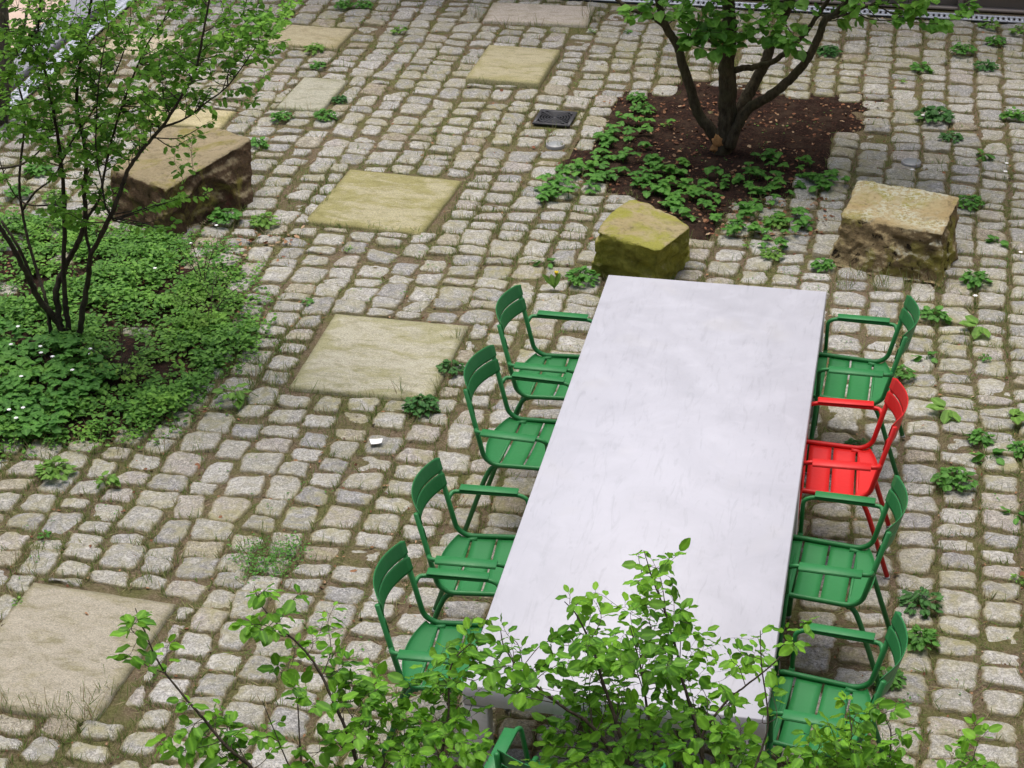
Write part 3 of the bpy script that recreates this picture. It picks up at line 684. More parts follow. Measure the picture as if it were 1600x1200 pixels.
def grow(name, stems, clusters, label, cat, group, leafm, barkm, leafsize, tw_rad=.003, per=9, cm=1.0, kind='oval', loc=None, trunk_name='trunk', droop=.3, gap=.5, sides=10, tip_up=.5, bare=0):
    """stems: list of (points, r0, r1); clusters: (centre, (rx, ry, rz), number of twigs)"""
    base = np.array(stems[0][0][0] if loc is None else loc, float)
    e = empty(name, tuple(base), label=label, cat=cat, group=group)
    tr = MB(); lf = MB(); nodes = []
    for pts, r0, r1 in stems:
        P = smooth_path(pts, 7); k = len(P); tt = np.linspace(0, 1, k); rr = r0+(r1-r0)*tt**.8
        jit = rng.normal(0, 1, P.shape)*rr[:, None]*(.05 if r0 > .03 else .13); P = P+jit
        tr.tube(P-base, rr*(1+.04*rng.normal(size=k)), sides if r0 > .012 else 6)
        for i in range(k): nodes.append((P[i], rr[i]))
    NP = np.array([n_[0] for n_ in nodes]); NR = np.array([n_[1] for n_ in nodes])
    lp, ld, lu, ls = [], [], [], []
    for C, rad, cnt in clusters:
        C = np.array(C, float); new = []
        for _ in range(max(1, int(cnt*cm+.5))):
            v = rng.normal(size=3); v /= np.linalg.norm(v); tip = C+v*np.array(rad)*rng.uniform(.25, 1)**.5
            dd = NP-tip; dist = np.linalg.norm(dd*np.array([1, 1, .8]), axis=1)+np.where(NP[:, 2] > tip[2]-.02, .25, 0)+rng.uniform(0, .12, len(NP))*.5
            k = int(np.argmin(dist)); s_ = NP[k]; L = np.linalg.norm(tip-s_)
            if L < .04: continue
            mid = (s_+tip)/2+rng.normal(0, .09, 3)*L+np.array([0, 0, -.10*L*tip_up])
            q3 = tip-(tip-mid)*.3+rng.normal(0, .04, 3)*L
            P = smooth_path([s_, mid, q3, tip], 5)
            r0 = min(NR[k]*.7, tw_rad*(1+1.6*L)); rr = np.linspace(r0, tw_rad*.38, len(P)); tr.tube(P-base, rr, 5, False)
            new += [(P[i], rr[i]) for i in range(3, len(P), 3)]
            if rng.random() < bare: continue
            seg = P[-1]-P[0]; nl = max(4, int(per*min(1.4, .45+L/.35))); a0 = rng.uniform(0, 6)
            for i in range(nl):
                t_ = 1-(i/nl)*min(.85, .30/L+.18); f = t_*(len(P)-1); i0 = min(int(f), len(P)-2); p = P[i0]+(P[i0+1]-P[i0])*(f-i0)
                T = P[min(i0+1, len(P)-1)]-P[max(i0-1, 0)]; T = T/(np.linalg.norm(T)+1e-9)
                sd_ = np.cross(T, [0, 0, 1.0]); sd_ /= np.linalg.norm(sd_)+1e-6; sg = 1 if i % 2 else -1
                d = T*rng.uniform(.2, .7)+sd_*sg*rng.uniform(.5, 1)+np.array([0, 0, rng.uniform(-droop-.2, .35-droop)])+rng.normal(0, .2, 3)
                if i == 0: d = T+rng.normal(0, .15, 3)
                d /= np.linalg.norm(d); sz = leafsize*rng.uniform(.55, 1.15)*(1-.45*(i < 2)*rng.random())
                pe = p+d*sz*.22; lp.append(pe-base); ld.append(d); lu.append(np.array([0, 0, 1])+rng.normal(0, .42, 3)); ls.append(sz)
                if leafsize > .03: tr.tube([p-base, pe-base+d*sz*.02], .0008, 3, False)
        if new and len(NP) < 4000:
            NP = np.vstack([NP, [a for a, _ in new]]); NR = np.concatenate([NR, [b for _, b in new]])
    leaves(lf, kind, lp, ld, lu, np.array(ls), rng.uniform(.85, 1.15, len(ls)))
    tr.obj(trunk_name, barkm, e); lf.obj('crown', leafm, e, attr='edge')
    return e, len(lp)
M_bark1 = mat_bark('dark_shrub_bark', (.022, .018, .013), (.065, .054, .04)); M_bark2 = mat_bark('tree_bark', (.032, .025, .016), (.09, .075, .048))
M_twig = mat_bark('young_shrub_bark', (.03, .025, .02), (.085, .065, .05))
M_leafF = mat_leaf('foreground_leaf', (.038, .13, .010), (.18, .40, .030), .34, .42)
M_leafL = mat_leaf('spring_leaf', (.07, .19, .022), (.21, .42, .055), .42, .5)
M_leafT = mat_leaf('tree_leaf', (.055, .17, .022), (.18, .38, .06), .4, .38)
G_ = 'crown'
# --- multi-stemmed shrub in the left bed
SY = 1.85
def S(px, py, dy=0): return atY(px, py, SY+dy)
stems = [([S(112, 548), S(92, 505), S(58, 462, -.05), S(38, 420, -.1), S(12, 375, -.15), S(-15, 330, -.2)], .026, .012),
 ([S(52, 455, -.05), S(46, 425, 0), S(28, 385, 0), S(2, 345, .05)], .014, .008),
 ([S(98, 540), S(93, 500), S(88, 455), S(100, 420, .05), S(124, 375, .05), S(133, 340, .05), S(132, 300, .05), S(134, 240, .05), S(120, 160, .1), S(128, 80, .1), S(140, 20, .12), S(150, -60, .12)], .024, .006),
 ([S(112, 545), S(104, 490), S(100, 440), S(101, 340), S(97, 270, .02), S(88, 200, .0), S(75, 130, 0), S(60, 60, 0), S(66, -30, 0)], .020, .005),
 ([S(122, 545), S(127, 500), S(137, 440), S(143, 398, -.1), S(172, 340, -.15), S(192, 290, -.15), S(202, 262, -.15), S(232, 222, -.2), S(252, 200, -.2), S(284, 150, -.25), S(305, 110, -.25), S(318, 50, -.3), S(330, -20, -.3)], .020, .005),
 ([S(252, 200, -.2), S(290, 185, -.2), S(320, 162, -.2), S(352, 138, -.2), S(376, 108, -.2), S(402, 70, -.2)], .007, .003),
 ([S(80, 520), S(72, 470), S(60, 430, .1), S(45, 380, .15), S(35, 330, .2), S(30, 280, .2), S(38, 180, .25), S(20, 100, .25), S(5, 20, .3)], .013, .005),
 ([S(142, 400, -.1), S(134, 350, -.05), S(155, 310, 0), S(165, 260, 0), S(180, 200, .05), S(200, 140, .1), S(230, 70, .1), S(262, 20, .15), S(280, -40, .2)], .010, .004),
 ([S(34, 330, .2), S(55, 300, .15), S(85, 275, .1), S(110, 225, .1), S(160, 150, .1), S(190, 90, .15), S(205, 30, .15)], .008, .003),
 ([S(-20, 265, .1), S(30, 258, .1), S(62, 235, .1), S(85, 200, .1), S(140, 190, .05)], .008, .003),
 ([S(100, 320, .02), S(40, 318, .1), S(10, 280, .1), S(-15, 200, .1)], .006, .003),
 ([S(178, 345, -.15), S(165, 322, -.15), S(160, 290, -.1), S(150, 230, -.1), S(155, 120, -.15), S(170, 40, -.15)], .007, .003)]
def shrub_cl(lst, Dy=.35):
    out = []
    for px, py, rx, ry, n_ in lst:
        k = 3156/11.0; c = S(px, py, rng.uniform(-.12, .12)); out.append((c, (rx/k, Dy, ry/k), int(n_*1.7+.5)))
    return out
CL = [(60, 30, 70, 30, 13), (130, 25, 60, 30, 10), (100, 60, 60, 30, 14), (170, 55, 50, 40, 9), (60, 140, 50, 25, 5), (20, 120, 35, 30, 7), (120, 110, 50, 35, 12), (180, 120, 45, 35, 9), (230, 105, 40, 30, 8),
 (250, 50, 50, 35, 6), (200, 20, 40, 20, 4), (300, 60, 40, 35, 8), (345, 40, 40, 30, 9), (390, 30, 40, 25, 9), (425, 55, 28, 28, 7), (340, 85, 45, 25, 9), (385, 75, 35, 20, 6), (290, 110, 30, 25, 8), (320, 130, 30, 20, 5),
 (400, 135, 18, 12, 2), (250, 160, 35, 25, 7), (210, 175, 40, 25, 8), (160, 165, 40, 30, 9), (100, 170, 45, 30, 9), (50, 180, 45, 25, 9), (15, 190, 25, 40, 6), (90, 215, 40, 25, 9), (150, 215, 40, 25, 9), (195, 215, 35, 20, 7), (60, 250, 30, 20, 1),
 (120, 260, 25, 20, 4), (155, 255, 30, 20, 4), (110, 310, 30, 15, 4), (160, 305, 25, 15, 5), (140, 320, 20, 12, 3), (320, 195, 25, 12, 2), (270, 325, 18, 14, 3), (300, 320, 12, 8, 2), (20, 60, 30, 30, 7), (205, 75, 40, 25, 5), (280, 20, 40, 20, 5), (450, 15, 25, 20, 3),
 (270, 250, 20, 20, 1), (60, 90, 40, 20, 4), (10, 260, 20, 20, 2), (60, -60, 140, 50, 26), (220, -60, 120, 50, 18), (360, -45, 90, 40, 12)]
e, n = grow('serviceberry_shrub', stems, shrub_cl(CL), 'tall shrub with several thin dark stems rising from the left bed', 'shrub', None, M_leafL, M_bark1, .045, .0026, 16, 1.35, 'oval', bare=.25)
print('left shrub leaves', n)
# --- another trunk at the extreme left edge, closer to the wall
def S2(px, py, dy=0): return atY(px, py, 5.2+dy)
stems = [([S2(-6, 215), S2(2, 150), S2(6, 90), S2(0, 30), S2(-6, -40)], .075, .06), ([S2(4, 120), S2(30, 70), S2(42, 20), S2(55, -50)], .014, .008)]
cl = [(S2(-40, 150), (.35, .3, .3), 8), (S2(-20, -90), (.9, .7, .5), 45), (S2(5, 60), (.12, .2, .15), 4), (S2(15, 170), (.15, .2, .12), 5)]
e, n = grow('young_tree', stems, cl, 'grey barked trunk cut off by the left picture edge, in front of the beige terrace', 'tree', None, M_leafL, mat_bark('grey_bark', (.055, .05, .04), (.14, .125, .10)), .055, .003, 6, 1.0)
# --- tree in the pit
TY = 5.55
def T_(px, py, dy=0): return atY(px, py, TY+dy)
stems = [([T_(1127, 240), T_(1130, 225), T_(1137, 190), T_(1136, 150), T_(1136, 100), T_(1140, 60), T_(1138, 10), T_(1135, -70), T_(1140, -180)], .088, .035),
 ([T_(1126, 232), T_(1112, 205), T_(1090, 175), T_(1078, 135), T_(1066, 100), T_(1058, 70), T_(1042, 45), T_(1032, 15), T_(1020, -40), T_(1000, -120)], .048, .02),
 ([T_(1054, 62), T_(1040, 42), T_(1020, 27), T_(990, 16), T_(968, 2), T_(940, -30)], .026, .012),
 ([T_(1140, 228, -.05), T_(1152, 198, -.05), T_(1170, 170, -.05), T_(1210, 145, -.1), T_(1240, 118, -.1), T_(1262, 92, -.15), T_(1278, 60, -.15), T_(1290, 30, -.2), T_(1305, 22, -.2), T_(1340, -20, -.2)], .045, .02),
 ([T_(1146, 205), T_(1160, 165, .1), T_(1180, 128, .2), T_(1197, 95, .25), T_(1208, 62, .3), T_(1222, 32, .3), T_(1240, -10, .3), T_(1260, -90, .3)], .050, .028),
 ([T_(1140, 112), T_(1165, 106, .0), T_(1200, 100, .0), T_(1228, 82, 0), T_(1255, 55, 0), T_(1275, 28, 0), T_(1300, -10, 0)], .026, .014),
 ([T_(1138, 78, -.02), T_(1118, 70, -.1), T_(1098, 58, -.15), T_(1075, 60, -.2)], .016, .008),
 ([T_(1290, 30, -.2), T_(1330, 20, -.3), T_(1365, 5, -.3), T_(1420, -30, -.4), T_(1450, -45, -.5)], .010, .006)]
k = 217
def tc(px, py, rx, ry, n_, dy=0, Dy=.3): return (T_(px, py, dy), (rx/k, Dy, ry/k), n_)
cl = [tc(1000, 8, 35, 16, 7), tc(1040, 10, 30, 18, 8), tc(1080, 22, 30, 22, 14, -.2), tc(1110, 38, 30, 22, 15, -.35, .15), tc(1090, 60, 16, 12, 7, -.35, .1), tc(1142, 78, 14, 14, 5, -.4, .08), tc(1150, 45, 35, 20, 13, -.2), tc(1190, 38, 30, 18, 11, -.3, .2), tc(1220, 55, 28, 14, 9, -.35, .15), tc(1258, 56, 16, 10, 4, -.35, .1),
 tc(1180, 5, 40, 20, 12), tc(1262, 2, 30, 12, 6), tc(1322, 8, 20, 12, 5), tc(1330, 30, 16, 10, 4), tc(1440, 20, 16, 20, 7, -.5, .12), tc(1462, 38, 12, 12, 3, -.5, .08), tc(1400, -5, 30, 12, 6, -.3), tc(1518, 8, 10, 14, 3, -.5, .08), tc(1350, -10, 60, 14, 8, -.2),
 tc(1100, -60, 150, 40, 40, 0, .8), tc(1300, -70, 150, 45, 45, 0, .8), tc(1470, -60, 90, 40, 26, -.2, .6), tc(1200, -200, 250, 90, 110, 0, 1.2), tc(1400, -200, 220, 80, 170, .0, 1.3)]  # last clumps lie above the view, thickened to shade the paving
stems += [([T_(1450, -45, -.5), T_(1480, -40, -.5), T_(1518, -25, -.5)], .006, .004), ([T_(1340, -20, -.2), T_(1400, -70, 0), T_(1480, -110, .1), T_(1560, -150, .2)], .02, .008), ([T_(1260, -90, .3), T_(1330, -150, .4), T_(1400, -200, .5)], .026, .012)]
e, n = grow('garden_tree', stems, cl, 'dark stemmed tree branching low from the soil pit at top right', 'tree', None, M_leafT, M_bark2, .10, .004, 7, .58, 'broad', droop=.25, sides=14)
print('tree leaves', n)
# torn bark wound at the foot and a sawn stub
m = MB(); M_wound = mat_plain('torn_orange_wood', (.36, .19, .075), .9, .2, 0, .75, 45)
def blob(c, r, ax, seed):
    nn = 12; V = []; 
    for i in range(nn+1):
        th = pi*i/nn
        for j in range(16):
            ph = 2*pi*j/16; d = np.array([sin(th)*cos(ph), sin(th)*sin(ph), cos(th)]); rr = r*(1+.55*mnoise.noise(Vector(d*2.2)+Vector((seed, 0, 0)))+.3*mnoise.noise(Vector(d*7)+Vector((seed, 0, 0)))); V.append(np.array(c)+d*rr*np.array(ax))
    m.add(V, q=[[i*16+j, (i+1)*16+j, (i+1)*16+(j+1) % 16, i*16+(j+1) % 16] for i in range(nn) for j in range(16)])
b0 = np.array(e.location); w_ = T_(1123, 222, -.055)-b0; blob(w_, .052, (.85, .5, 1.15), 1); blob(T_(1117, 232, -.06)-b0, .034, (1, .5, .8), 2); blob(T_(1126, 66, -.075)-b0, .03, (.6, .4, 1.1), 3)
m.obj('bark_wound', M_wound, e)
# --- shrubs in front of the table (their feet are below the picture)
def fc(lst, D):
    out = []; k = 3156/D
    for px, py, rx, ry, n_ in lst:
        out.append((atD(px, py, D+rng.uniform(-.2, .2)), (rx/k*.95, .16, ry/k*.95), n_))
    return out
DL = 6.75
def A(px, py, D=DL): return atD(px, py, D)
rootL = (-.75, -3.25, 0)
stems = [([rootL, (-.72, -3.3, .7), A(640, 1290), A(570, 1215), A(545, 1150), A(521, 1096), A(500, 1051), A(473, 1013), A(439, 981), A(407, 944), A(397, 915)], .010, .0014),
 ([(-.72, -3.3, .6), A(560, 1330), A(420, 1230), A(388, 1195), A(351, 1163), A(313, 1117), A(285, 1085), A(249, 1037), A(220, 971), A(211, 950)], .010, .0014),
 ([A(560, 1330), A(480, 1240), A(471, 1195), A(468, 1150), A(464, 1093), A(452, 1050)], .006, .0015),
 ([A(575, 1230), A(600, 1190), A(575, 1157), A(540, 1105)], .005, .0015),
 ([(-.72, -3.3, .7), A(700, 1270), A(690, 1190), A(700, 1120), A(705, 1040), A(735, 1005)], .009, .0015),
 ([A(480, 1240), A(452, 1197), A(425, 1133), A(410, 1095)], .004, .0012)]
cl = fc([(212, 965, 16, 20, 4), (222, 1005, 20, 16, 4), (250, 1045, 18, 25, 3), (300, 1105, 28, 20, 5), (345, 1125, 40, 25, 9), (270, 1140, 20, 30, 4), (330, 1185, 60, 25, 12), (400, 1120, 25, 25, 4), (410, 945, 25, 25, 5), (390, 985, 20, 20, 4), (450, 965, 30, 20, 5), (460, 1010, 30, 20, 6), (500, 985, 22, 25, 4),
 (520, 1060, 35, 28, 9), (470, 1070, 25, 25, 4), (560, 1055, 40, 30, 11), (600, 1090, 45, 35, 14), (540, 1120, 40, 30, 9), (620, 1140, 55, 35, 17), (560, 1180, 60, 28, 14), (665, 1075, 40, 40, 13), (700, 1040, 35, 35, 11), (720, 1100, 40, 45, 15), (690, 1160, 50, 40, 18), (745, 1000, 28, 22, 6), (735, 1160, 30, 40, 9), (480, 1180, 40, 20, 6), (440, 1130, 25, 25, 3), (740, 1050, 30, 30, 7),
 (560, 1235, 220, 25, 34)], DL)
e, n = grow('foreground_shrub', stems, cl, 'leafy shrub twigs at the bottom left, in front of the cobbles and nearest left chair', 'shrub', 'oval leaved shrubs in front of the table', M_leafF, M_twig, .056, .0014, 8, .74, 'oval', droop=.35)
print('fg left', n)
DM = 6.45
def B(px, py, D=DM): return atD(px, py, D)
rootM = (.42, -3.45, 0)
stems = [([rootM, (.45, -3.4, .8), B(1110, 1280), B(1097, 1180), B(1081, 1112), B(1066, 1062), B(1059, 1025), B(1037, 950), B(1019, 903), B(1006, 860)], .011, .0014),
 ([B(1097, 1180), B(1100, 1144), B(1137, 1094), B(1165, 1072), B(1220, 1025), B(1232, 990)], .006, .0014),
 ([(.45, -3.4, .8), B(1010, 1290), B(985, 1210), B(960, 1180), B(920, 1130), B(880, 1105), B(825, 1060), B(790, 1015), B(782, 985)], .012, .0014),
 ([B(985, 1210), B(960, 1120), B(940, 1060), B(925, 1010), B(900, 960), B(882, 940)], .008, .0014),
 ([B(1010, 1290), B(1020, 1180), B(1010, 1100), B(1000, 1040), B(985, 980)], .008, .0014),
 ([(.45, -3.4, .8), B(1160, 1290), B(1180, 1200), B(1200, 1130), B(1190, 1040), B(1188, 985)], .007, .0014)]
cl = fc([(1008, 875, 20, 14, 5), (1020, 905, 34, 20, 8), (1065, 885, 14, 14, 2), (1040, 940, 24, 26, 7), (1050, 975, 34, 26, 9), (890, 940, 20, 12, 3), (880, 968, 18, 20, 3), (920, 955, 26, 18, 6), (960, 960, 30, 16, 5), (900, 1005, 28, 26, 8), (950, 1005, 40, 30, 14), (1000, 1010, 34, 34, 13), (1050, 1020, 34, 30, 12), (950, 1050, 45, 34, 15), (1005, 1065, 45, 34, 16),
 (790, 985, 24, 16, 4), (775, 1020, 20, 26, 5), (825, 1035, 34, 16, 7), (805, 1060, 22, 22, 4), (860, 1060, 34, 24, 8), (900, 1075, 34, 28, 9), (1060, 1085, 45, 32, 15), (1100, 1030, 30, 24, 8), (1135, 1035, 26, 20, 5), (1150, 1070, 36, 20, 7), (1190, 1005, 22, 22, 5), (1215, 1045, 26, 18, 4), (1110, 1095, 40, 22, 8), (1188, 975, 12, 8, 2), (1240, 990, 18, 14, 3), (1262, 1000, 10, 16, 2),
 (870, 1120, 36, 24, 8), (940, 1110, 50, 30, 16), (900, 1160, 60, 30, 15), (970, 1160, 50, 30, 16), (1040, 1140, 50, 30, 16), (1100, 1150, 45, 34, 14), (840, 1170, 24, 24, 4), (1060, 1185, 80, 20, 20), (1160, 1160, 34, 25, 7), (1150, 1190, 40, 16, 8), (980, 1240, 180, 30, 40)], DM)
e, n = grow('foreground_shrub', stems, cl, 'dense leafy shrub top reaching over the near end of the white table', 'shrub', 'oval leaved shrubs in front of the table', M_leafF, M_twig, .052, .0014, 8, .66, 'oval', droop=.35)
print('fg mid', n)
DR = 6.6
def Cc(px, py, D=DR): return atD(px, py, D)
rootR = (1.05, -3.45, 0)
stems = [([rootR, (1.02, -3.4, .8), Cc(1320, 1290), Cc(1325, 1200), Cc(1330, 1150), Cc(1327, 1110)], .012, .0014), ([(1.02, -3.4, .8), Cc(1250, 1290), Cc(1240, 1210), Cc(1200, 1170)], .007, .0014), ([Cc(1320, 1290), Cc(1380, 1210), Cc(1392, 1150), Cc(1380, 1115)], .006, .0014), ([Cc(1320, 1290), Cc(1440, 1250), Cc(1510, 1200), Cc(1525, 1170)], .006, .0014)]
cl = fc([(1328, 1118, 22, 20, 6), (1320, 1150, 40, 26, 12), (1370, 1115, 26, 16, 6), (1388, 1140, 18, 24, 5), (1290, 1160, 40, 22, 9), (1340, 1185, 50, 20, 13), (1260, 1185, 40, 20, 9), (1210, 1190, 34, 18, 7), (1180, 1180, 20, 16, 4), (1405, 1185, 28, 16, 5), (1500, 1178, 34, 14, 6), (1535, 1165, 22, 12, 4), (1350, 1235, 150, 28, 28)], DR)
e, n = grow('foreground_shrub', stems, cl, 'leafy shrub tip at the bottom right, over the nearest right hand chair', 'shrub', 'oval leaved shrubs in front of the table', M_leafF, M_twig, .053, .0014, 8, .9, 'oval', droop=.35)
print('fg right', n)

# ------------------------------------------------------------------ weeds: each one a plant of its own
M_weed = mat_leaf('weed_leaf', (.045, .14, .022), (.12, .30, .05), .3, .5); M_pale = mat_leaf('pale_weed_leaf', (.09, .20, .03), (.2, .36, .07), .35, .5)
M_deep = mat_leaf('deep_green_leaf', (.03, .10, .025), (.075, .2, .045), .25, .45)
def weed_mesh(nl, spread, h, ls, kind, stalks=True):
    m = MB(); P, D, U_, Sz = [], [], [], []
    for i in range(nl):
        a = rng.uniform(0, 2*pi); rr = .85*spread*rng.uniform(.05, 1)**.6; z_ = h*(1-(rr/spread)**2*.75)*rng.uniform(.5, 1)+.005
        p = np.array([rr*cos(a), rr*sin(a), z_]); P.append(p); D.append([cos(a+rng.normal(0, .5)), sin(a+rng.normal(0, .5)), rng.uniform(-.35, .35)]); U_.append(np.array([0, 0, 1])+rng.normal(0, .25, 3)); Sz.append(ls*rng.uniform(.6, 1.15))
        if stalks: m.tube([(0, 0, 0), (p[0]*.5, p[1]*.5, p[2]*.8), p], .0011, 3, False)
    leaves(m, kind, P, D, U_, np.array(Sz)); return m.mesh('weed', 'edge')
def wm(mat, *a):
    me = weed_mesh(*a); me.materials.append(mat); me.polygons.foreach_set('use_smooth', [True]*len(me.polygons)); return me
VAR = {'a': [wm(M_weed, 62, .085, .06, .038, 'broad'), wm(M_weed, 80, .095, .075, .036, 'broad'), wm(M_weed, 46, .075, .05, .040, 'broad')],
       'p': [wm(M_pale, 56, .09, .065, .040, 'broad'), wm(M_pale, 24, .07, .06, .045, 'oval')],
       'd': [wm(M_deep, 95, .09, .065, .034, 'broad'), wm(M_deep, 70, .085, .055, .036, 'oval')],
       's': [wm(M_weed, 14, .045, .03, .032, 'broad'), wm(M_pale, 12, .045, .03, .03, 'oval')],
       'l': [wm(M_weed, 7, .05, .05, .085, 'oval'), wm(M_pale, 5, .04, .06, .10, 'oval')]}
WEEDS = [(412, 345, 1.15, 'p', 'pale green weed clump at the right foot of the brown boulder'), (352, 340, 1.2, 'a', 'leafy weed growing against the arched hollow of the brown boulder'),
 (405, 222, 1.0, 'a', 'weed at the upper right corner of the brown boulder'), (625, 46, 1.0, 'p', 'bushy weed in the upper middle, between the ochre slab and the pinkish slab'),
 (492, 74, 1.0, 'p', 'round weed at the lower edge of the ochre slab'), (497, 100, .9, 'a', 'weed halfway between the ochre slab and the small grey slab'),
 (440, 180, .95, 'a', 'spreading weed at the lower left corner of the small grey slab'), (508, 180, .95, 'a', 'spreading weed at the lower right corner of the small grey slab'),
 (530, 152, .7, 'd', 'dark small weed on the right edge of the small grey slab'), (568, 5, .9, 'a', 'weed cut by the top edge above the ochre slab, right one of two'),
 (538, 6, .9, 'a', 'weed cut by the top edge above the ochre slab, left one of two'), (448, 20, 1.1, 'p', 'weed in front of the ochre slab, by the shrub twigs'), (568, 30, .6, 's', 'tiny weed right above the corner of the ochre slab'),
 (545, 384, .7, 's', 'tiny weed just below the mossy square slab'), (480, 467, .9, 's', 'low weed on a cobble above the pale slab, left of centre'), (705, 572, .95, 'd', 'dark rosette weed on the right edge of the pale slab'),
 (658, 632, 1.15, 'd', 'crinkled rosette weed at the lower right corner of the pale slab'), (362, 620, 1.45, 'p', 'largest pale weed at the right edge of the left ground cover'),
 (85, 735, 1.2, 'p', 'low pale weed on the cobbles below the left ground cover, left one'), (166, 752, 1.0, 'p', 'upright pale weed on the cobbles below the left ground cover, right one'), (70, 832, .8, 's', 'small weed in a joint above the large tan slab'),
 (28, 935, .7, 's', 'small weed on the left edge of the large tan slab'), (910, 434, 1.15, 'a', 'weed at the left foot of the yellow mossy boulder'),
 (1462, 492, 1.15, 'a', 'weed on the cobbles behind the far right green chair back'), (1524, 436, 1.15, 'a', 'weed with white flower to the right of the lichen boulder'),
 (1515, 316, 1.0, 'a', 'weed touching the back right corner of the lichen boulder'), (1560, 374, .9, 'l', 'long leaved sprout right of the lichen boulder'),
 (1532, 683, .9, 'a', 'flat weed among the cobbles at the right, level with the red chair arm'), (1492, 752, 1.2, 'a', 'weed in a joint at the right, level with the red chair seat'),
 (1438, 940, 1.2, 'd', 'dark crinkled rosette weed right of the fourth chair back'), (1440, 998, 1.0, 'a', 'ragged weed just below the dark crinkled rosette at the right'),
 (1410, 582, .8, 'a', 'weed peeking out behind the far right green chair seat'), (1446, 556, .9, 'l', 'long leaved sprout behind the far right green chair'), (1480, 640, 1.0, 'l', 'wilted sprout right of the red chair back'),
 (1545, 712, 1.1, 'l', 'wilted two leaved sprout at the right, below the flat weed'), (1582, 652, .9, 'l', 'sprout by the right edge, level with the red chair back'), (1582, 802, .9, 'l', 'long leaved sprout cut by the right edge near the middle height'), (1590, 900, .8, 's', 'small weed cut by the right edge, level with the third chair'),
 (1592, 700, .9, 'a', 'weed at the right edge above the cobble with a leaf'), (1530, 510, 1.0, 'l', 'tall sprout between the cobbles right of the far chair'), (1540, 555, .8, 's', 'small weed below the tall sprout at the right'),
 (1440, 105, 1.1, 'a', 'weed in the shade above the right soil corner'), (1460, 182, 1.5, 'd', 'largest dark weed in the shade at the upper right'), (1485, 212, 1.0, 'd', 'dark weed right below the largest shaded weed'),
 (1583, 178, 1.2, 'a', 'weed by the right edge at the height of the soil pit'), (1540, 102, 1.1, 'd', 'dark weed near the far drain at the upper right'), (1505, 78, 1.1, 'a', 'weed a little below the far drain, left of the upper right corner'),
 (1548, 38, 1.2, 'p', 'bright weed directly on the edge of the far drain'), (1556, 62, 1.0, 'a', 'weed just below the bright drain side weed'), (1596, 48, 1.3, 'p', 'bright weed in the upper right corner'), (1295, 78, 1.1, 'd', 'dark weed behind the right branches of the tree'),
 (1410, 122, .9, 's', 'small mossy weed on the cobbles right of the tree'), (1535, 240, 1.0, 'l', 'grassy sprout behind the lichen boulder'), (1320, 30, .9, 's', 'small weed below the far drain by the tree crown'),
 (980, 46, .9, 's', 'small weed right of the pinkish slab'), (925, 44, .8, 's', 'small weed at the lower right corner of the pinkish slab'), (880, 262, .8, 'a', 'weed at the left tip of the tree pit planting'),
 (1286, 412, .9, 'a', 'weed at the left foot of the lichen boulder'), (1205, 395, .9, 'p', 'star shaped weed with white flower between the two right boulders'), (1150, 350, 1.0, 'a', 'runner weed on cobbles below the tree pit, left one'),
 (1210, 345, 1.0, 'p', 'runner weed on cobbles below the tree pit, right one'), (1168, 378, .8, 's', 'small weed on cobbles right of the mossy boulder'), (1255, 350, .9, 'l', 'single bright leaf weed left of the lichen boulder'),
 (995, 150, .9, 'a', 'shaded weed at the back left corner of the tree pit'), (1005, 170, 1.0, 'a', 'shaded weed inside the back of the tree pit'), (1040, 190, .8, 's', 'small weed in the bare soil left of the trunk'),
 (60, 265, 1.2, 'a', 'weed seen behind the left shrub stems'), (30, 300, 1.0, 'a', 'weed low behind the left shrub stems'), (85, 305, 1.0, 'p', 'pale weed between the left shrub stems'),
 (1388, 1060, .9, 'a', 'weed behind the nearest right hand chair back'), (1410, 1095, .7, 's', 'small weed among cobbles right of the nearest right chair'), (1340, 695, .9, 'd', 'dark weed under the red chair arm'), (850, 408, .9, 'l', 'green sprout left of the yellow flower')]
for k, (px, py, sc, kind, lb) in enumerate(WEEDS):
    p = at(px, py+4, .01); me = VAR[kind][k % len(VAR[kind])]; o = bpy.data.objects.new('weed', me); col.objects.link(o)
    o.location = (p[0], p[1], -.005); o.scale = (sc,)*3; o.rotation_euler = (0, 0, rng.uniform(0, 6.28)); tag(o, lb, 'weed', 'weeds growing between the cobbles')
# little shrublet in the left bed and the one yellow flower
M_yel = mat_plain('yellow_petal', (.75, .62, .05), .5, .3, 0, .2); M_wht = mat_plain('white_petal', (.82, .82, .80), .5, .3, 0, .05)
fp = at(866, 452, 0); fe = empty('yellow_tulip', (fp[0], fp[1], 0), label='yellow flower on a bent stem left of the mossy boulder', cat='flower')
m = MB(); m.tube(smooth_path([(0, 0, -.01), (.005, 0, .05), (.012, .01, .10)]), .002, 5); m.obj('stem', M_pale, fe)
m = MB(); leaves(m, 'oval', [(0, 0, 0), (0, 0, .01), (0, 0, .01)], [(-.15, 0, 1), (.3, .1, .9), (-.5, .1, .6)], [(0, 1, 0)]*3, .12, .45); m.obj('leaf', M_pale, fe, attr='edge')
m = MB(); leaves(m, 'broad', [(.012, .01, .095)]*6, [(.35*cos(a), .35*sin(a), 1) for a in np.arange(6)*pi/3], [(-cos(a), -sin(a), 0) for a in np.arange(6)*pi/3], .032, .8); m.obj('blossom', M_yel, fe)

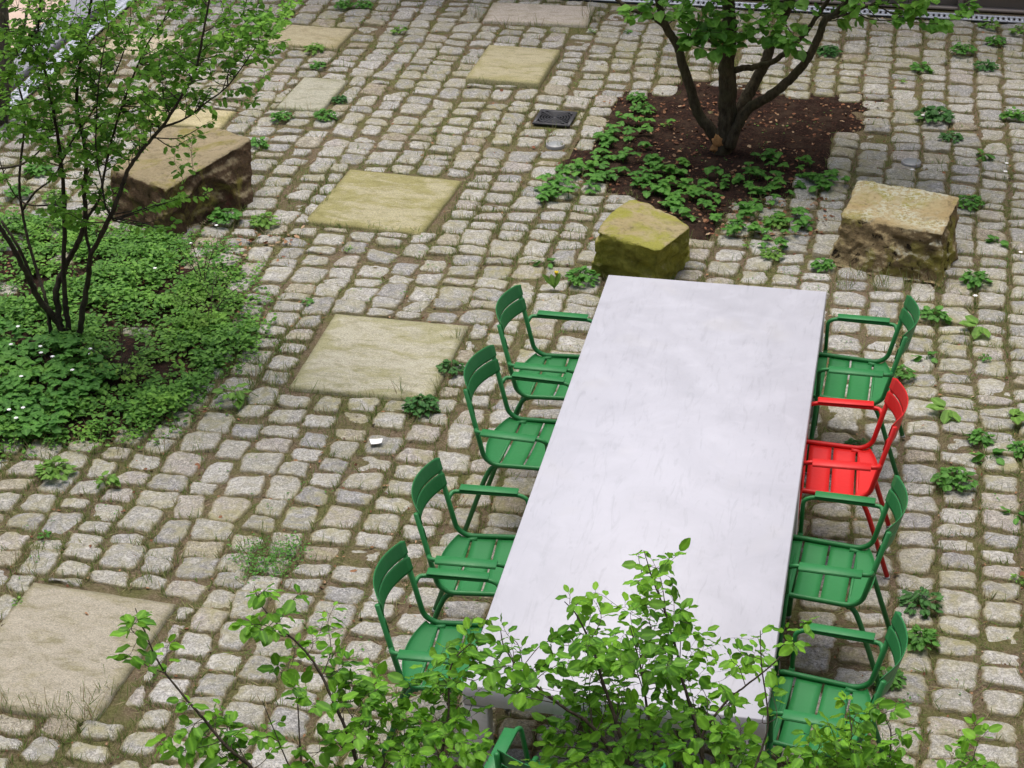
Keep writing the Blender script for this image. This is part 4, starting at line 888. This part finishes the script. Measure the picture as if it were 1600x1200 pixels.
def sapling(px, py, h, label, leafm, n_=9, spread=.13):
    b = at(px, py, 0); st = []; cl = []
    for i in range(4):
        a = i*pi/2+rng.uniform(0, 1); top = b+np.array([spread*cos(a), spread*sin(a), h*rng.uniform(.7, 1)]); st.append(([b, b+(top-b)*.5+np.array([0, 0, .03]), top], .004, .0015)); cl.append((top-np.array([0, 0, h*.15]), (spread*.8, spread*.8, h*.35), n_))
    grow('low_shrub', st, cl, label, 'shrub', 'small shrubs in the left bed', leafm, M_twig, .034, .0013, 7, 1.0, 'small', trunk_name='stems')
sapling(318, 448, .34, 'upright grey green shrublet at the upper right of the left bed', M_weed, 12, .14)
sapling(330, 500, .24, 'yellow green shrublet at the right edge of the left bed', M_pale, 12, .16)
sapling(190, 590, .30, 'bright shrublet with lobed leaves in the middle of the left bed', M_pale, 12, .16)

# ------------------------------------------------------------------ ground cover, grass, litter (uncountable)
def scatter(poly, n):
    xs = [p[0] for p in poly]; ys = [p[1] for p in poly]; out = []
    while len(out) < n:
        x_, y_ = rng.uniform(min(xs), max(xs)), rng.uniform(min(ys), max(ys))
        if inpoly(x_, y_, poly): out.append((x_, y_))
    return out
VIS = [tuple(at(px, py)[:2]) for px, py in ((-60, 330), (200, 362), (340, 390), (400, 460), (398, 540), (325, 595), (300, 640), (205, 688), (60, 690), (-60, 715))]
m = MB(); P, D, U_, Sz = [], [], [], []
for (x_, y_) in scatter(VIS, 5200):
    dens = mnoise.noise((x_*2.2, y_*2.2, 3))+.6*mnoise.noise((x_*6, y_*6, 3)); 
    if dens < -.02 and rng.random() < .85: continue
    h = .015+.13*max(0, dens)+rng.uniform(0, .035); nl = rng.integers(4, 8); a0 = rng.uniform(0, 6)
    for i in range(nl):
        a = a0+i*2*pi/nl+rng.normal(0, .2); r_ = rng.uniform(.004, .03)
        P.append((x_+r_*cos(a), y_+r_*sin(a), max(.0, h*rng.uniform(.4, 1)))); D.append((cos(a), sin(a), rng.uniform(-.2, .6))); U_.append(np.array([0, 0, 1])+rng.normal(0, .3, 3)); Sz.append(rng.uniform(.016, .044))
for k in range(len(VIS)):
    a_, b_ = np.array(VIS[k]), np.array(VIS[(k+1) % len(VIS)])
    for _ in range(int(np.linalg.norm(b_-a_)*90)):
        q_ = a_+(b_-a_)*rng.random()+rng.normal(0, .075, 2)
        for i in range(rng.integers(3, 6)):
            a = rng.uniform(0, 6.28); P.append((q_[0]+.02*cos(a), q_[1]+.02*sin(a), rng.uniform(-.005, .04))); D.append((cos(a), sin(a), rng.uniform(0, .6))); U_.append(np.array([0, 0, 1])+rng.normal(0, .3, 3)); Sz.append(rng.uniform(.014, .034))
leaves(m, 'small', P, D, U_, np.array(Sz), 1.25)
M_cover = mat_leaf('ground_cover_leaf', (.035, .11, .018), (.17, .36, .055), .3, .5)
tag(m.obj('ground_cover', M_cover, attr='edge'), 'low leafy ground cover round the stems of the left shrub', 'ground cover', kind='stuff')
# larger lobed leaves on the near left side of the bed
m = MB(); P, D, U_, Sz = [], [], [], []
LOB = [tuple(at(px, py)[:2]) for px, py in ((-60, 520), (110, 545), (190, 600), (120, 640), (90, 690), (-60, 700))]
for (x_, y_) in scatter(LOB, 420):
    h = .07+.07*mnoise.noise((x_*3, y_*3, 8))+rng.uniform(0, .04)
    for i in range(3):
        a = rng.uniform(0, 6.28); P.append((x_, y_, max(.02, h))); D.append((cos(a), sin(a), rng.uniform(-.1, .2))); U_.append(np.array([0, 0, 1])+rng.normal(0, .2, 3)); Sz.append(rng.uniform(.035, .06))
leaves(m, 'broad', P, D, U_, np.array(Sz), 1.1)
tag(m.obj('anemone_foliage', M_weed, attr='edge'), 'lobed leaves with white flowers at the near left of the bed', 'ground cover', kind='stuff')
# white flowers
def blossom(px, py, z, r=.011):
    b = at(px, py, z); m = MB(); leaves(m, 'broad', [(0, 0, z)]*6, [(cos(a), sin(a), .25) for a in np.arange(6)*pi/3], [(0, 0, 1)]*6, r*1.25, .9)
    e = empty('white_flower', (b[0], b[1], 0)); m2 = MB(); m2.tube([(0, 0, -.005), (0, 0, z)], .0012, 4); m2.obj('stem', M_weed, e); m.obj('blossom', M_wht, e); return e
for px, py, lb in ((17, 538, 'white flower at the far left, level with the foot of the shrub stems'), (64, 551, 'white flower left of the shrub foot, upper one'), (63, 541, 'white flower closest above another just left of the shrub foot'), (82, 557, 'white flower just below the shrub foot'),
    (141, 545, 'white flower right of the shrub foot, upper one'), (141, 553, 'white flower right of the shrub foot, lower one'), (113, 578, 'large white flower below the shrub foot'), (33, 588, 'white flower below the far left group'), (14, 640, 'white flower at the lower left end of the bed'), (25, 653, 'lowest white flower of the left bed'),
    (36, 637, 'white flower above the lowest one of the left bed'), (298, 380, 'white flower in front of the brown boulder, on the upright shrublet'), (338, 352, 'white flower by the weed under the brown boulder'), (242, 419, 'white flower in the middle of the upper ground cover'), (28, 510, 'white flower on the left side of the bed, above the others')):
    tag(blossom(px, py, .14), lb, 'flower', 'white flowers in the left bed')
for px, py, lb in ((1198, 362, 'white flower between the mossy and the lichen boulder'), (1524, 462, 'white flower on the weed right of the lichen boulder'), (1442, 180, 'white flower on the large shaded weed'), (1425, 265, 'small white blossoms below the rear ground light'), (1573, 255, 'white blossom right of the lichen boulder top, upper one'), (1571, 268, 'white blossom right of the lichen boulder top, lower one'), (1595, 394, 'white blossom cut by the right edge')):
    tag(blossom(px, py, .05, .013), lb, 'flower', 'white flowers among the cobbles')
# strawberry plants in the tree pit
m = MB(); P, D, U_, Sz = [], [], [], []
PATCH = [((960, 210), (1080, 260), (1040, 300), (1010, 260), (960, 240)), ((840, 290), (930, 245), (985, 275), (935, 300), (840, 320)), ((980, 262), (1080, 275), (1300, 270), (1330, 295), (1200, 318), (1120, 335), (1060, 335), (985, 300)), ((1180, 240), (1300, 265), (1300, 290), (1150, 290)), ((930, 200), (990, 210), (975, 260), (935, 250)),
    ((1110, 340), (1200, 320), (1280, 345), (1215, 400), (1170, 375), (1120, 365)), ((960, 185), (1050, 200), (1040, 225), (960, 215)), ((1020, 300), (1100, 320), (1080, 350), (1030, 325))]
for k, pa in enumerate(PATCH):
    poly = [tuple(at(a, b)[:2]) for a, b in pa]
    for (x_, y_) in scatter(poly, [60, 70, 300, 80, 60, 110, 40, 70][k]):
        if k not in (1,) and mnoise.noise((x_*8, y_*8, 5)) < .02: continue
        h = rng.uniform(.02, .07); a0 = rng.uniform(0, 6); m.tube([(x_, y_, -.01), (x_, y_, h)], .0015, 3, False)
        for i in range(3):
            a = a0+i*2.1; P.append((x_, y_, h)); D.append((cos(a), sin(a), rng.uniform(-.15, .25))); U_.append(np.array([0, 0, 1])+rng.normal(0, .15, 3)); Sz.append(rng.uniform(.032, .060))
leaves(m, 'broad', P, D, U_, np.array(Sz), 1.05)
tag(m.obj('strawberry_plants', M_weed, attr='edge'), 'three leaved plants covering the near half of the tree pit', 'ground cover', kind='stuff')
# grass in the joints
jx = []
m = MB(); P, D, U_, Sz, Wd = [], [], [], [], []
def blades(x_, y_, n_, sp, h):
    for _ in range(n_):
        P.append((x_+rng.normal(0, sp), y_+rng.normal(0, sp), -.012)); D.append((rng.normal(0, .35), rng.normal(0, .35), 1)); a = rng.uniform(0, 6.28); U_.append((cos(a), sin(a), .1)); Sz.append(h*rng.uniform(.4, 1.3)); Wd.append(.052/h)
HUSK = []
sp_ = scatter([(-5.7, -2.5), (2.3, -2.5), (4.2, 8.6), (-5.7, 8.6)], 5200)
for rm_ in RIMS:
    cx_, cy_ = rm_.mean(0)
    if cy_ < -2.6 or cx_ > 2.6+cy_*.25 or inpoly(cx_, cy_, PIT): continue
    g_ = mnoise.noise((cx_*.8, cy_*.8, 11)); lft = 1.0 if cx_ < -.6 else .65
    n_ = int(max(4, 60*(.5+g_))*lft*(1 if cy_ < 5 else .6))
    for k in rng.integers(0, len(rm_), n_):
        p = rm_[k]+(rm_[k]-rm_.mean(0))*.09; blades(p[0], p[1], rng.integers(1, 4), .006, rng.uniform(.026, .062))
for rm_ in RIMS:
    cx_, cy_ = rm_.mean(0)
    if cy_ < -2.6 or cx_ > 2.6+cy_*.25: continue
    g_ = mnoise.noise((cx_*.7, cy_*.7, 31)); n_ = int(max(2, 16*(.6+g_))*(1 if cy_ < 5 else .6))
    for k in rng.integers(0, len(rm_), n_):
        p = rm_[k]+(rm_[k]-rm_.mean(0))*.07; t_ = rm_[(k+1) % len(rm_)]-rm_[k-1]; a = math.atan2(t_[1], t_[0])+rng.normal(0, .6)
        P.append((p[0], p[1], rng.uniform(-.012, -.004))); D.append((cos(a), sin(a), rng.uniform(.05, .5))); U_.append((-sin(a)*.6, cos(a)*.6, .8)); Sz.append(rng.uniform(.03, .065)); Wd.append(1.1)
    for k in rng.integers(0, len(rm_), rng.integers(0, 4)):
        HUSK.append(rm_[k]+(rm_[k]-rm_.mean(0))*.08)
for px, py, n_, sp, h in ((40, 880, 40, .05, .08), (230, 905, 25, .03, .08), (75, 1120, 50, .06, .10), (140, 1120, 60, .05, .12), (170, 1080, 30, .03, .09), (5, 1100, 40, .04, .1), (410, 870, 120, .09, .09), (440, 880, 60, .08, .08), (415, 845, 50, .05, .09), (690, 610, 30, .02, .10), (630, 615, 20, .02, .09), (930, 30, 50, .05, .12), (745, 30, 30, .03, .11), (790, 42, 20, .03, .09), (840, 40, 20, .03, .08),
   (1320, 445, 50, .04, .10), (1375, 450, 60, .04, .12), (1420, 448, 40, .04, .10), (1470, 450, 30, .04, .1), (1340, 430, 30, .05, .09), (475, 515, 30, .03, .08), (435, 540, 40, .04, .09), (440, 590, 40, .05, .08), (400, 570, 40, .06, .08), (395, 600, 40, .05, .08), (60, 700, 60, .12, .08), (140, 705, 60, .12, .08), (240, 690, 60, .1, .08), (190, 690, 60, .1, .08), (715, 530, 24, .02, .08), (100, 1130, 40, .1, .08), (300, 700, 30, .08, .07)):
    p = at(px, py); blades(p[0], p[1], n_, sp, h)
for (cx, cy), w_, h_, a_, z_, _, _ in SLABS[:6]:          # fringe of grass at each slab's near edge
    for _ in range(70):
        t_ = rng.random(); blades(cx+w_*t_, cy-h_-.012, 1, .008, rng.uniform(.03, .08))
    for _ in range(25): blades(cx+w_+.012, cy-h_*rng.random(), 1, .006, .05)
leaves(m, 'blade', P, D, U_, np.array(Sz), np.array(Wd))
s = NT('joint_grass_blades'); gc = s.ramp(s.isl(), [(0, (.09, .17, .03)), (.4, (.19, .27, .07)), (.62, (.32, .32, .14)), (.85, (.42, .35, .21)), (1, (.30, .21, .13))]); s.fin(gc, .7, .2)
tl_ = s.n('BsdfTranslucent'); s.L.new(gc, tl_.inputs[0]); mx_ = s.n('MixShader'); mx_.inputs[0].default_value = .45; s.L.new(s.b.outputs[0], mx_.inputs[1]); s.L.new(tl_.outputs[0], mx_.inputs[2]); s.L.new(mx_.outputs[0], s.out.inputs[0]); M_grass = s.m
tag(m.obj('joint_grass', M_grass), 'thin grass blades growing in the joints of the cobbles', 'grass', kind='stuff')
# moss cushions / creeping weeds filling some joints
m = MB(); P, D, U_, Sz = [], [], [], []
for x_, y_ in sp_[:2600]:
    g_ = mnoise.noise((x_*1.1, y_*1.1, 21))
    if g_ < .12 or any(a0 < x_ < a1 and b0 < y_ < b1 for a0, a1, b0, b1 in obst): continue
    for _ in range(3):
        a = rng.uniform(0, 6.28); P.append((x_+rng.normal(0, .02), y_+rng.normal(0, .02), rng.uniform(-.01, .012))); D.append((cos(a), sin(a), .4)); U_.append((0, 0, 1)); Sz.append(rng.uniform(.008, .018))
leaves(m, 'small', P, D, U_, np.array(Sz))
for px, py in ((410, 875), (445, 870), (395, 890), (430, 890), (395, 860), (455, 858)):
    p = at(px, py); P2, D2, U2, S2_ = [], [], [], []
    for _ in range(80):
        a = rng.uniform(0, 6.28); P2.append((p[0]+rng.normal(0, .05), p[1]+rng.normal(0, .05), rng.uniform(0, .03))); D2.append((cos(a), sin(a), .3)); U2.append((0, 0, 1)); S2_.append(rng.uniform(.012, .022))
    leaves(m, 'small', P2, D2, U2, np.array(S2_))
tag(m.obj('creeping_joint_plants', M_weed, attr='edge'), 'tiny creeping plants and moss in the cobble joints', 'ground cover', kind='stuff')
# dry leaves and husks
m = MB(); P, D, U_, Sz = [], [], [], []
def litter(n_, poly, s0, s1, z0=.008):
    for x_, y_ in scatter(poly, n_):
        a = rng.uniform(0, 6.28); P.append((x_, y_, z0+rng.uniform(-.012, .008))); D.append((cos(a), sin(a), rng.normal(0, .15))); U_.append(np.array([0, 0, 1])+rng.normal(0, .5, 3)); Sz.append(rng.uniform(s0, s1))
litter(900, PIT, .012, .04, .0); litter(420, [(-.35+(p[0]+.35)*1.16, 5.5+(p[1]-5.5)*1.12) for p in PIT], .010, .032, .008); litter(500, VIS, .012, .035, .01); litter(1500, [(-5.7, -2.5), (2.3, -2.5), (4.2, 8.6), (-5.7, 8.6)], .006, .022, -.006)
litter(160, [tuple(at(a, b)[:2]) for a, b in ((1080, 320), (1300, 310), (1300, 370), (1100, 372))], .02, .045); litter(40, [(-3.4, 3.2), (-3.0, 3.2), (-2.9, 3.6), (-3.4, 3.7)], .02, .05)
litter(70, [(-5.0, -2.5), (2.3, -2.5), (3.2, 6.6), (-3.6, 6.6)], .025, .045, .012)
for h_ in HUSK:
    a = rng.uniform(0, 6.28); P.append((h_[0], h_[1], rng.uniform(-.012, -.002))); D.append((cos(a), sin(a), rng.uniform(0, .4))); U_.append(np.array([0, 0, 1])+rng.normal(0, .5, 3)); Sz.append(rng.uniform(.010, .026))
leaves(m, 'oval', P, D, U_, np.array(Sz), rng.uniform(.5, 1.2, len(Sz)))
s = NT('dry_leaf'); s.fin(s.ramp(s.isl(), [(0, (.09, .04, .022)), (.4, (.2, .085, .045)), (.75, (.3, .16, .08)), (1, (.38, .27, .17))]), .8, .2)
tag(m.obj('fallen_leaves', s.m), 'dry brown leaves and husks strewn over soil and joints', 'litter', kind='stuff')
print('objects', len(col.objects))
